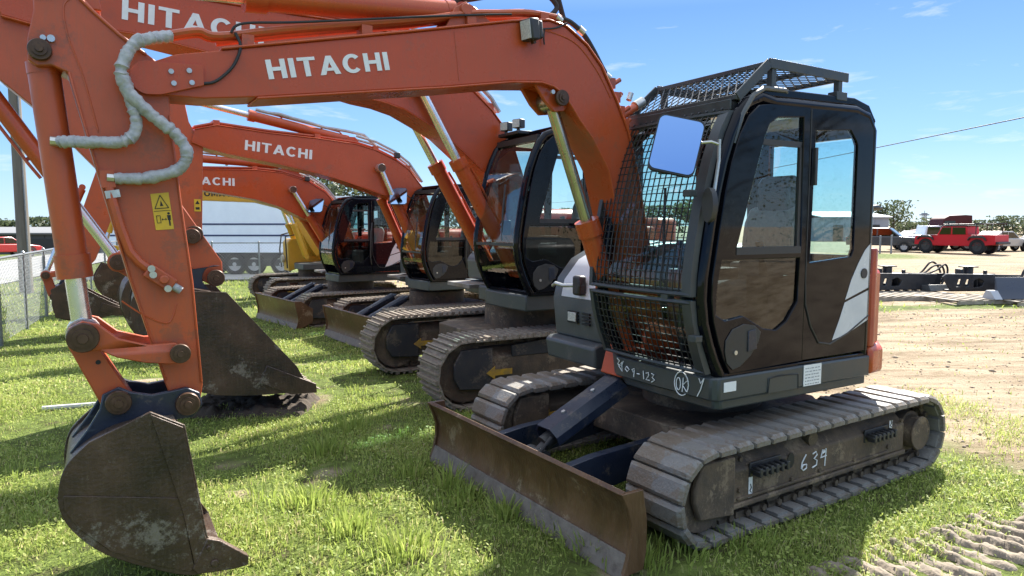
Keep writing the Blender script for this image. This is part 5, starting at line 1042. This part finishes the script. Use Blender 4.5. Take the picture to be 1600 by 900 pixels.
# ------------------------------------------------------------------ trailer behind the fence
TW = pm('white trailer skin', (.85, .90, .97), (.78, .83, .90), scale=1.5, rough=.45)
TYRE = pm('tyre rubber', (.009, .009, .009), (.02, .019, .018), scale=10, rough=.85)
RIM = pm('pale wheel rim', (.55, .55, .55), (.4, .4, .4), scale=12, rough=.35, metal=.4)
DARKG = glass_mat('dark vehicle glass', (.05, .06, .07), ior=1.6)
def wheel(parent, x, y, r, w, rimr=.6, rim=RIM, side=-1, dark=False):
    m = MB(); prof = [(-w / 2, r * .82), (-w / 2 * .9, r * .95), (-w / 4, r), (w / 4, r), (w / 2 * .9, r * .95), (w / 2, r * .82), (w / 2, r * rimr), (-w / 2, r * rimr)]
    n = 28
    m.v = [(x + q * math.cos(2 * math.pi * i / n), y + yy, r + q * math.sin(2 * math.pi * i / n)) for i in range(n) for yy, q in prof]; k = len(prof)
    m.f = [(i * k + j, i * k + (j + 1) % k, ((i + 1) % n) * k + (j + 1) % k, ((i + 1) % n) * k + j) for i in range(n) for j in range(k)]
    o = m.build('wheel', TYRE, parent)
    rm = MB().cyl((x, y - w * .3, r), (x, y + w * .42, r), r * rimr, n=24)
    for sgn in (1, -1):
        for i in range(6): a = i * math.pi / 3; rm.cyl((x + r * rimr * .6 * math.cos(a), y + sgn * w * .42, r + r * rimr * .6 * math.sin(a)), (x + r * rimr * .6 * math.cos(a), y + sgn * w * .46, r + r * rimr * .6 * math.sin(a)), r * .09, n=8)
        rm.cyl((x, y + sgn * w * .40, r), (x, y + sgn * w * .50, r), r * .18, n=12)
    rm.build('rim', rim, o); return o
tr = empty('cargo_trailer', (-13.5, 31.2, gz(-13.5, 31, False)), R(1)); tag(tr, 'long white box trailer with dark blue stripes behind the chain link fence', 'trailer')
bo = MB().box(-4.5, 8.5, 0, 2.5, 1.02, 3.52)
for i in range(7): bo.box(-4.5 + i * 1.96, -4.485 + i * 1.96, -.003, 0, 1.05, 3.5)
bo.build('box_body', TW, tr, bevel=.02)
for z in (2.28, 1.78): MB().box(-4.49, 8.49, -.014, -.009, z - .035, z + .035).build('stripe', pm('navy stripe', (.03, .04, .12), rough=.4), tr)
MB().box(-4.4, 8.4, .1, 2.4, .72, 1.02).box(-4.4, 8.4, .02, .08, .42, .72).build('chassis', BLACK_MATT, tr, bevel=.01)
for x in (.25, 1.98, 3.2): wheel(tr, x, .15, .50, .28)
wheel(tr, 1.12, .15, .50, .28)
MB().box(3.9, 8.0, .0, .05, .45, 1.0).build('side_skirt', DARK_GREY, tr)
# ------------------------------------------------------------------ trees
LEAF = leaf_mat('tree leaves', [(.04, .055, .03), (.065, .085, .042), (.095, .115, .055), (.13, .14, .075)], .4)
BARK = pm('grey bark', (.09, .075, .06), (.14, .12, .10), scale=8, rough=.95)
def tree(loc, h, w, label, seed, n=2600, leaf=.11, bare=.0, crown0=.25, group=None):
    r = np.random.default_rng(seed); rr = random.Random(seed); x, y = loc; t = empty('tree', (x, y, gz(x, y, False))); tag(t, label, 'tree', group)
    m = MB(); m.tube([(0, 0, -.2), (.05 * h * rr.uniform(-.4, .4), 0, h * .4), (.06 * h * rr.uniform(-.5, .5), .02 * h, h * .92)], [h * .028, h * .02, h * .004], 8); C = []
    for i in range(16):
        z = h * rr.uniform(crown0, .92); a = rr.uniform(0, 6.28); k = math.sin(math.pi * min(1, max(.12, (z / h - crown0 * .6) / (1.05 - crown0 * .6)))) ** .6; l = w * .5 * k * rr.uniform(.55, 1.05); e = Vector((math.cos(a) * l, math.sin(a) * l, z + l * .25))
        m.tube([(0, 0, z - l * .25), e * .5 + Vector((0, 0, z * .48)), e], [h * .010, h * .007, h * .002], 5); C.append((e, l)); C.append((e * .6 + Vector((0, 0, z * .4)), l))
    m.build('trunk', BARK, t)
    ce = np.array([c for c, l in C]); ci = r.integers(0, len(ce), n); sc = w * .115
    P = ce[ci] + r.normal(0, 1, (n, 3)) * np.array([sc, sc, sc * .72]); P[:, 2] = np.clip(P[:, 2], h * crown0 * .7, h * 1.02)
    A = r.normal(0, 1, (n, 3)); A /= np.linalg.norm(A, axis=1)[:, None]; B = np.cross(A, r.normal(0, 1, (n, 3))); B /= np.linalg.norm(B, axis=1)[:, None]; s = leaf * r.uniform(.6, 1.4, n)[:, None]
    V = np.stack([P - A * s, P + B * s * .6, P + A * s, P - B * s * .6], 1).reshape(-1, 3); F = np.arange(n)[:, None] * 4 + np.array([[0, 1, 2, 3]])
    tone = np.repeat(np.clip(r.normal(.5, .2, n) + (ci % 3 - 1) * .1, 0, 1), 4); np_mesh('crown', V, F, tone, LEAF, t); return t
tree((-16.9, 60), 7.4, 8.4, 'broad green tree rising behind the fourth excavator boom', 3, 5200, .17)
tree((-13.6, 64), 6.6, 6.5, 'lower green tree to the right of the broad tree behind the cab', 5, 3600, .17)
tree((47.0, 90), 4.7, 2.8, 'slender pine beside the grey building at the right', 6, 420, .17, crown0=.5)
tree((49.4, 91), 4.9, 5.0, 'taller pine with gaps in its crown near the radio tower', 7, 800, .17, crown0=.35)
far = [(62, 110, 2.2, 5), (66, 118, 2.3, 4), (80, 120, 2.6, 6), (84, 118, 3.3, 6), (88, 121, 3.0, 7), (94, 124, 2.7, 7), (73, 122, 3.0, 4), (99, 125, 2.6, 8)]
for i, (x, y, h, w) in enumerate(far): tree((x, y), h, w, 'distant green tree in the line beyond the parked cars at right', 20 + i, 700, .22, crown0=.1, group='distant trees beyond the car park')
farl = [(-62, 84, 2.6, 8), (-68, 85, 3.0, 8), (-56, 86, 3.0, 7), (-50, 88, 2.6, 6), (-75, 85, 2.6, 9)]
for i, (x, y, h, w) in enumerate(farl): tree((x, y), h, w, 'faint distant tree on the horizon at the far left', 40 + i, 900, .3, crown0=.1, group='distant trees at the far left')
for i in range(9):
    x, y = -30 + i * 7.5, 100 + (i * 37 % 11); tree((x, y), 4.2 + (i * 13 % 5) * .35, 8, 'distant tree seen between and through the excavator cabs', 60 + i, 1100, .28, crown0=.1, group='distant trees behind the excavator row')
tree((-13.3, 26.0), 3.9, 1.9, 'small leafy tree by the fence corner behind the front cylinder', 71, 700, .06, crown0=.5)
for i, (x, y, h) in enumerate(((25, -2.0, 7.5), (29, -6.0, 8.5), (36, 1.0, 8), (22, -9, 7.5))): tree((x, y), h, 6.5, ('bare tree whose dark twigs show mirrored in the cab door glass'), 80 + i, 2600, .06, crown0=.15, group='trees mirrored in the cab glass')
# ------------------------------------------------------------------ far buildings and tower
BW = pm('grey wall cladding', (.24, .26, .30), (.28, .30, .34), scale=.8, rough=.7)
def shed(name, loc, L, D, h, label, mat, roofmat, rot=0, cat='building'):
    s = empty(name, (loc[0], loc[1], 0), R(rot)); tag(s, label, cat)
    w = MB().box(0, L, 0, D, -.5, h)
    for i in range(int(L / 1.2)): w.box(i * 1.2, i * 1.2 + .05, -.03, 0, -.3, h - .05)
    w.build('wall', mat, s); MB().prismx([(-.25, h), (D / 2, h + D * .05), (D + .25, h), (D + .25, h + .12), (D / 2, h + D * .05 + .12), (-.25, h + .12)], -.3, L + .3).build('roof', roofmat, s)
    for i in range(3):
        x = L * (.15 + .28 * i); d = MB().box(x, x + min(3, L * .15), -.07, -.032, -.2, h * .7).build('door', BLACK_MATT, s)
    return s
shed('metal_building', (36.3, 82), 7.6, 14, 2.75, 'pale grey metal building beyond the parked pickups', BW, pm('pale roof', (.5, .52, .56), rough=.5))
shed('metal_building', (45.0, 95), 4.6, 8, 2.1, 'small white shed below the pines at the right', pm('white wall', (.5, .5, .5), (.42, .42, .43), scale=1, rough=.7), BW)
shed('long_building', (-70, 50), 46, 9, 1.15, 'long low dark building on the far side of the road at left', pm('dark wall', (.06, .06, .06), (.09, .09, .085), scale=1, rough=.8), pm('grey roof', (.16, .16, .16), rough=.7), 9)
tw = MB(); Z = [(0, .55), (1.5, .5), (3, .42), (4.4, .36)]
for sx in (1, -1):
    for sy in (1, -1): tw.tube([(sx * w, sy * w, z) for z, w in Z], .09, 4)
for z0 in np.arange(0, 4.2, .55):
    w = .55 - z0 * .045
    for sx in (1, -1): tw.tube([(sx * w, -w, z0), (-sx * w, -w, z0 + .55)], .06, 4)
    tw.tube([(-w, -w, z0), (w, -w, z0)], .06, 4)
tw.box(-1.0, 1.0, -.6, .6, 4.4, 4.7).box(-.6, .6, -.4, .4, 4.7, 5.0).tube([(0, 0, 4.4), (0, 0, 5.6)], .08, 5).box(-.8, .8, -.4, .4, 1.9, 2.1)
o = tw.build('radio_tower', pm('tower steel', (.2, .22, .25), rough=.5), loc=(87.8, 150, .2)); o.scale = (.8, .8, .85); tag(o, 'thin lattice tower with a platform on the horizon at right', 'tower')
# ------------------------------------------------------------------ vehicles (x forward)
def paint(name, c): return pm(name, c, rough=.25, coat=.6)
def vehicle(name, loc, rot, label, cat, mat, body, green, wx, wr, W=1.85, ww=.25, rim=RIM, glass_inset=.02, arches=True, group=None, extra=None):
    v = empty(name, loc, R(rot)); tag(v, label, cat, group); h = W / 2
    MB().prism(body, -h, h).build('body', mat, v, bevel=.06)
    if green:
        MB().prism(green[0], -h + .10, h - .10).build('cabin', mat, v, bevel=.06)
        for poly in green[1:]:
            for s in (1, -1): MB().prism(poly, s * (h - .10) - .01 * (s < 0) + (.004 if s > 0 else -.004), s * (h - .10) + (.012 if s > 0 else -.002)).build('window', DARKG, v, smooth=0)
    for x in wx:
        for s in (1, -1):
            wheel(v, x, s * (h - ww * .42), wr, ww, rim=rim)
    if arches:
        for x in wx:
            for s in (1, -1): MB().prism(arc(x, wr, wr * 1.28, wr * 1.28, -5, 185, 18) + arc(x, wr, wr * 1.1, wr * 1.1, 185, -5, 18), s * h - .02 if s > 0 else s * h - .02, s * h + .02 if s > 0 else s * h + .02).build('wheel_arch', BLACK_MATT, v)
    if extra: extra(v, h)
    return v
def lights(v, h, xf, zf, xr, zr):
    for s in (1, -1):
        MB().box(xf - .05, xf + .012, s * h * .8 - .14, s * h * .8 + .14, zf - .08, zf + .08).build('headlight', LENS, v, bevel=.02)
        MB().box(xr - .012, xr + .05, s * h * .85 - .1, s * h * .85 + .1, zr - .12, zr + .12).build('tail_light', pm('red lens', (.35, .01, .01), rough=.2), v, bevel=.02)
def jeep_extra(v, h):
    lights(v, h, 2.62, 1.12, -2.72, 1.12)
    MB().box(2.62, 2.85, -h * .9, h * .9, .72, .92).box(-2.95, -2.7, -h * .9, h * .9, .70, .88).build('bumper', BLACK_MATT, v, bevel=.04)
    for x in (1.85, -1.65):
        for s in (1, -1): MB().prism([(x - .62, .95), (x - .5, 1.18), (x - .25, 1.30), (x + .25, 1.30), (x + .5, 1.18), (x + .62, .95), (x + .54, .95), (x + .42, 1.12), (x - .42, 1.12), (x - .54, .95)], s * h - .08, s * h + .16).build('fender_flare', BLACK_MATT, v, bevel=.03)
    m = MB()
    for s in (.72, -.72): m.tube([(.55, s, 2.06), (-2.7, s, 2.10)], .035, 6).tube([(1.05, s, 1.62), (.75, s, 2.08), (.55, s, 2.06)], .022, 6)
    for x in (.4, -.3, -1.0, -1.7, -2.4): m.tube([(x, -.74, 2.08), (x, .74, 2.08)], .03, 6)
    for x in (-1.45, -2.45):
        for s in (.72, -.72): m.tube([(x, s, 1.4), (x, s, 2.1)], .035, 6)
    m.box(-2.75, -1.3, -.7, .7, 2.11, 2.16); m.build('roof_rack', BLACK_MATT, v)
    MB().box(-.9, 1.0, -.8, .8, 1.92, 1.985).build('soft_top', BLACK_MATT, v, bevel=.03)
    MB().tube([(2.0, h + .02, 1.25), (1.0, h + .02, 1.28)], .012, 4).build('trim_line', BLACK_MATT, v)
RED = pm('red car paint', (.50, .010, .018), rough=.4, spec=.3)
jb = [(2.65, .62), (2.65, 1.10), (2.55, 1.24), (1.2, 1.32), (-.95, 1.34), (-2.75, 1.34), (-2.78, .72), (-2.2, .62), (-1.1, .56), (1.2, .56), (2.2, .62)]
jg = [[(1.15, 1.3), (.80, 1.92), (-.88, 1.92), (-.95, 1.3)], [(.98, 1.36), (.74, 1.86), (.16, 1.86), (.16, 1.36)], [(.06, 1.36), (.06, 1.86), (-.80, 1.86), (-.84, 1.36)]]
vehicle('pickup_truck', (29.6, 46.5, 0), 120, 'lifted red pickup with big black tyres and a black bed rack', 'pickup truck', RED, jb, jg, (1.85, -1.65), .54, 1.8, .36, rim=pm('black rim', (.03, .03, .03), rough=.4), extra=jeep_extra, arches=False).scale = (.93, .93, .93)
pb = [(2.9, .45), (2.92, .95), (2.8, 1.08), (1.3, 1.15), (-2.9, 1.15), (-2.92, .6), (-2.7, .5)]
pg = [[(1.4, 1.1), (.72, 1.82), (-.95, 1.84), (-1.1, 1.1)], [(1.18, 1.18), (.66, 1.74), (.06, 1.75), (.06, 1.18)], [(-.04, 1.18), (-.04, 1.75), (-.88, 1.75), (-.95, 1.18)]]
WHITE = paint('white car paint', (.62, .64, .67)); 
vehicle('pickup_truck', (31.6, 52.5, 0), -8, 'white crew cab pickup parked behind the red pickup bonnet', 'pickup truck', WHITE, pb, pg, (1.85, -1.85), .40, 1.95, extra=lambda v, h: lights(v, h, 2.9, .88, -2.9, .95))
sb = [(2.3, .42), (2.32, .85), (2.15, 1.0), (1.1, 1.08), (-2.2, 1.12), (-2.3, .9), (-2.3, .45)]
sg = [[(1.2, 1.05), (.45, 1.68), (-1.9, 1.68), (-2.2, 1.08)], [(.95, 1.12), (.45, 1.6), (-.25, 1.6), (-.25, 1.12)], [(-.35, 1.12), (-.35, 1.6), (-1.8, 1.6), (-2.0, 1.12)]]
vehicle('parked_car', (26.6, 50.3, 0), -35, 'dark grey sport utility car at the right edge of the cab', 'car', paint('dark car paint', (.03, .035, .045)), sb, sg, (1.4, -1.4), .36, 1.85, extra=lambda v, h: lights(v, h, 2.3, .75, -2.3, .9))
cb_ = [(2.3, .35), (2.32, .62), (2.1, .78), (.9, .92), (-1.5, .96), (-2.25, .9), (-2.32, .6), (-2.3, .38)]
cg = [[(1.0, .9), (.2, 1.42), (-.9, 1.45), (-1.8, .95)], [(.75, .96), (.18, 1.36), (-.3, 1.38), (-.3, .96)], [(-.4, .96), (-.4, 1.38), (-.85, 1.36), (-1.45, .98)]]
vehicle('parked_car', (35.2, 50.6, 0), 20, 'silver gold sedan behind the tail of the red pickup', 'car', paint('silver car paint', (.42, .38, .33)), cb_, cg, (1.4, -1.4), .33, 1.75, extra=lambda v, h: lights(v, h, 2.28, .62, -2.28, .75))
vehicle('parked_car', (38.6, 51.3, 0), 195, 'black sedan at the right edge beyond the silver sedan', 'car', paint('black car paint', (.012, .014, .018)), cb_, cg, (1.4, -1.4), .34, 1.8, extra=lambda v, h: lights(v, h, 2.28, .62, -2.28, .75))
vehicle('parked_car', (31.7, 54.5, 0), 10, 'pale car seen beneath the red pickup between its wheels', 'car', paint('beige car paint', (.45, .43, .38)), cb_, cg, (1.4, -1.4), .33, 1.75, extra=lambda v, h: lights(v, h, 2.28, .62, -2.28, .75))
mb_ = [(2.6, .55), (2.65, 1.25), (2.5, 1.5), (1.2, 1.6), (-3.0, 1.2), (-3.2, .9), (-3.2, .55)]
mg = [[(1.3, 1.3), (1.0, 2.35), (.6, 2.6), (-.6, 2.66), (-1.1, 2.62), (-1.15, 1.2)], [(1.12, 1.65), (.95, 2.2), (.15, 2.2), (.15, 1.65)]]
vehicle('semi_truck', (34.6, 55.6, 0), 176, 'dark maroon semi truck cab standing behind the red pickup', 'truck', pm('maroon truck paint', (.06, .014, .014), rough=.6, spec=.2), mb_, mg, (2.0, -1.6, -2.7), .48, 2.3, extra=lambda v, h: lights(v, h, 2.6, 1.05, -3.2, .8))
vehicle('parked_car', (-35.6, 49, gz(-35, 49, False)), 70, 'small red car on the road beyond the left fence', 'car', paint('bright red car paint', (.45, .02, .02)), cb_, cg, (1.4, -1.4), .33, 1.75, extra=lambda v, h: lights(v, h, 2.28, .62, -2.28, .75))
for i, (x, y) in enumerate(((24.55, 46.8), (25.35, 46.9))):
    tag(MB().cyl((0, 0, -.1), (0, 0, 1.15 + i * .03), .06, n=10).cyl((0, 0, 1.15 + i * .03), (0, 0, 1.2 + i * .03), .07, .03, n=10).build('bollard', GALV, loc=(x, y, 0)), ('thin grey post nearer the dark car beside the red pickup', 'thin grey post nearer the front tyre of the red pickup')[i], 'post', 'grey posts in front of the red pickup')
# ------------------------------------------------------------------ pallets and attachments on the lot
PALLET = pm('sun bleached pallet wood', (.38, .33, .26), (.26, .22, .17), (.5, .45, .37), scale=6, rough=.9, bump=.3, bscale=30, stretch=(1, .15, 1))
ATT = pm('black attachment steel', (.016, .017, .02), (.03, .03, .032), scale=8, rough=.4)
ATT_BLUE = pm('blue black blade paint', (.022, .032, .055), (.03, .04, .06), scale=4, rough=.35)
def pallet(loc, rot, L, W, label):
    m = MB()
    for y in (-W / 2, 0, W / 2): m.box(-L / 2, L / 2, y - .02, y + .02, .02, .11)
    n = int(L / .26)
    for i in range(n + 1): x = -L / 2 + L * i / n; m.box(x - .06, x + .06, -W / 2 - .03, W / 2 + .03, .111, .132)
    for i in range(5): x = -L / 2 + L * i / 4; m.box(x - .05, x + .05, -W / 2, W / 2, .0, .019)
    o = m.build('pallet', PALLET, loc=(*loc, gz(*loc)), bevel=.004); o.rotation_euler.z = R(rot); return tag(o, label, 'pallet', 'wooden pallets on the dirt lot')
pallet((9.9, 17.9), 8, 2.6, 1.5, 'long slatted pallet under the first black attachment, right of the orange corner panel'); pallet((11.0, 17.0), 10, 1.5, 1.3, 'slatted pallet with mostly bare boards between the two attachments'); pallet((13.1, 16.75), 4, 3.0, 1.2, 'pallet beneath the wide blue black blade')
def attachment(loc, rot, label, s=1.0, hose=True):
    a = empty('loader_attachment', (*loc, gz(*loc) + .135), R(rot)); tag(a, label, 'attachment', 'black loader attachments on pallets')
    MB().prism([(-.85, .0), (.85, .0), (1.05, .42), (-1.0, .46), (-1.1, .38)], -.03, .03, holes=[[(-.72, .12), (-.62, .12), (-.58, .32), (-.66, .32)], [(-.5, .12), (-.4, .12), (-.36, .32), (-.44, .32)], [(-.25, .10), (-.02, .12), (.04, .26), (-.1, .34), (-.24, .28)]]).build('side_frame', ATT, a, bevel=.008)
    MB().prism([(-.85, .0), (.85, .0), (.95, .40), (-.95, .42)], .75, .80, holes=[[(-.6, .12), (.3, .12), (.3, .3), (-.6, .3)]]).build('side_frame', ATT, a, bevel=.008)
    MB().box(-.95, 1.0, -.03, .8, .0, .05).box(-.4, .5, .1, .7, .3, .42).cyl((-.1, .4, .42), (-.1, .4, .60), .12).box(-.28, .08, .25, .55, .60, .63).box(-.4, -.34, .25, .5, .4, .56).cyl((.3, .3, .42), (.3, .3, .52), .05).box(.42, .48, .0, .7, .05, .38).build('motor_mount', ATT, a, bevel=.01)
    if hose:
        m = MB()
        for k, y in enumerate((.1, .22, .34)): m.tube(smooth([(.4, y, .42), (.8, y, .42), (1.15, y + .05, .52 + .10 * k), (1.42, y + .1, .66 - .05 * k), (1.5, y + .1, .45 - .1 * k), (1.25, y, .1)], 6), .026, 8)
        m.build('hydraulic_hose', RUBBER, a)
    MB().prismx([(-.4, .0), (.2, .0), (.3, .10), (-.3, .16)], .6, 1.8).build('skid_plate', GREY_BODY, a, bevel=.01); return a
attachment((10.3, 18.55), 6, 'black loader attachment with a looped hose, left of the two')
attachment((12.25, 18.2), 4, 'black loader attachment behind the wide blue black blade', hose=False)
MBk = MB().tube([(13.1, 18.0, .45)] + [(14.2 + 1.05 * math.cos(R(a)), 18.0, .55 + .62 * math.sin(R(a))) for a in range(170, 5, -15)], .035, 8).build('hydraulic_hose', RUBBER); tag(MBk, 'thick arched rubber hose rising behind the wide blade at the right edge', 'hose')
bd = empty('grader_blade', (12.9, 16.75, gz(12.9, 16.75) + .14), R(3)); tag(bd, 'wide blue black blade lying on a pallet at the right edge', 'blade')
MB().prismx([(-.30, .0), (-.28, .03), (-.12, .22), (-.06, .46), (-.02, .50), (-.04, .2), (-.2, .0)], -1.4, 1.6).build('blade_sheet', ATT_BLUE, bd, bevel=.004)
MB().prismx([(-.34, -.005), (.1, -.005), (.05, .08), (-.02, .19), (-.16, .19), (-.26, .08)], -1.60, -1.41).build('blade_end', pm('pale grey plate', (.35, .37, .4), rough=.5), bd, bevel=.004)
MB().box(-.9, 1.2, .0, .3, .05, .2).box(-.3, .3, .2, .6, .1, .4).build('blade_mount', ATT, bd, bevel=.01)
TARP = pm('clear plastic wrap', (.6, .62, .64), (.45, .47, .5), scale=9, rough=.2)
m = MB(); rr = random.Random(2)
bmx = bmesh.new(); bmesh.ops.create_icosphere(bmx, subdivisions=4, radius=1)
for v in bmx.verts: v.co = Vector((v.co.x * .8, v.co.y * .4, v.co.z * .26)) * (1 + .35 * noise.noise(v.co * 2.6) + .12 * noise.noise(v.co * 8))
me = bpy.data.meshes.new('plastic_wrap'); bmx.to_mesh(me); bmx.free(); me.materials.append(TARP); o = link('plastic_wrap', me, loc=(14.0, 17.6, .5)); tag(o, 'crumpled white plastic wrap over parts behind the wide blade', 'plastic wrap')
front_excavator()
build_row()
# ------------------------------------------------------------------ sky and sun
SUN_AZ, SUN_EL = 28.6, 42.0         # degrees right of the view axis, above the horizon
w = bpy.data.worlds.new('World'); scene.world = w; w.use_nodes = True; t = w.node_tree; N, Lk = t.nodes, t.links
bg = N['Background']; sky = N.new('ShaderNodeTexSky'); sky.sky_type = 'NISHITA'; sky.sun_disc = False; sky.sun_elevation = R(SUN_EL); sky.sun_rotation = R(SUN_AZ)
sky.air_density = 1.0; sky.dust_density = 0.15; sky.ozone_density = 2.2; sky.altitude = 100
# blue ramp over the raw sky, brightened above the view to add fill light; thin cirrus low in the sky
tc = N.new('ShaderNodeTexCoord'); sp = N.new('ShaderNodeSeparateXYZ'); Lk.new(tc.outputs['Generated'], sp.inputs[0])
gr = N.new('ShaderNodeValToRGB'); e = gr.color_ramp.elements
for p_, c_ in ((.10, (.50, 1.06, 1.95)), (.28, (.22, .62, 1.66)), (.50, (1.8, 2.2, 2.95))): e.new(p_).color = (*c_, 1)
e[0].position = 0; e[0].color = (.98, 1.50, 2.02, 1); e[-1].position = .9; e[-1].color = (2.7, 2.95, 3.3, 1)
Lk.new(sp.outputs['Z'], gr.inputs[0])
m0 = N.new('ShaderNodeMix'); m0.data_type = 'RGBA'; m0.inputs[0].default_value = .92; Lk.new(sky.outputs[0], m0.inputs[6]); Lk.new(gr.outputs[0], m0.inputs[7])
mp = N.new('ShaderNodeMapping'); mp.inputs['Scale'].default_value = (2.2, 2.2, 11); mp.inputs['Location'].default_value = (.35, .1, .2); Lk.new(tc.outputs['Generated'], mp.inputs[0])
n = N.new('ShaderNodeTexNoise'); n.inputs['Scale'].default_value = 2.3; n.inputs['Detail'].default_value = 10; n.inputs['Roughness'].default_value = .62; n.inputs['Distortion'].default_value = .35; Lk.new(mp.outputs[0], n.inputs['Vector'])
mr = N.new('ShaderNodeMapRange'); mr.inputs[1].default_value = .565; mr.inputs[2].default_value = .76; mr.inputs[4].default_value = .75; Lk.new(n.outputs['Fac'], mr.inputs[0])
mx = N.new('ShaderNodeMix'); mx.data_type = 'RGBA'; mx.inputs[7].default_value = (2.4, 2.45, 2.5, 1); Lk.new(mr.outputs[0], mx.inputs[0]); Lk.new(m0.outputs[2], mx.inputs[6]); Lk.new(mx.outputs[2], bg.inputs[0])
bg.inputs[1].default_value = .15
ld = bpy.data.lights.new('sun', 'SUN'); ld.energy = 4.7; ld.angle = R(.53); ld.color = (1, .95, .87)
so = bpy.data.objects.new('sun', ld); COL.objects.link(so)
sd = Vector((math.sin(R(SUN_AZ)) * math.cos(R(SUN_EL)), math.cos(R(SUN_AZ)) * math.cos(R(SUN_EL)), math.sin(R(SUN_EL))))
so.rotation_euler = sd.to_track_quat('Z', 'Y').to_euler(); so.location = sd * 50
vs_ = scene.view_settings; vs_.view_transform = 'Standard'; vs_.look = 'None'; vs_.gamma = 1; vs_.use_curve_mapping = False; vs_.exposure = 1.78
scene.cycles.max_bounces = 8; scene.cycles.transparent_max_bounces = 16; scene.cycles.caustics_reflective = False; scene.cycles.caustics_refractive = False
scene.cycles.use_denoising = True
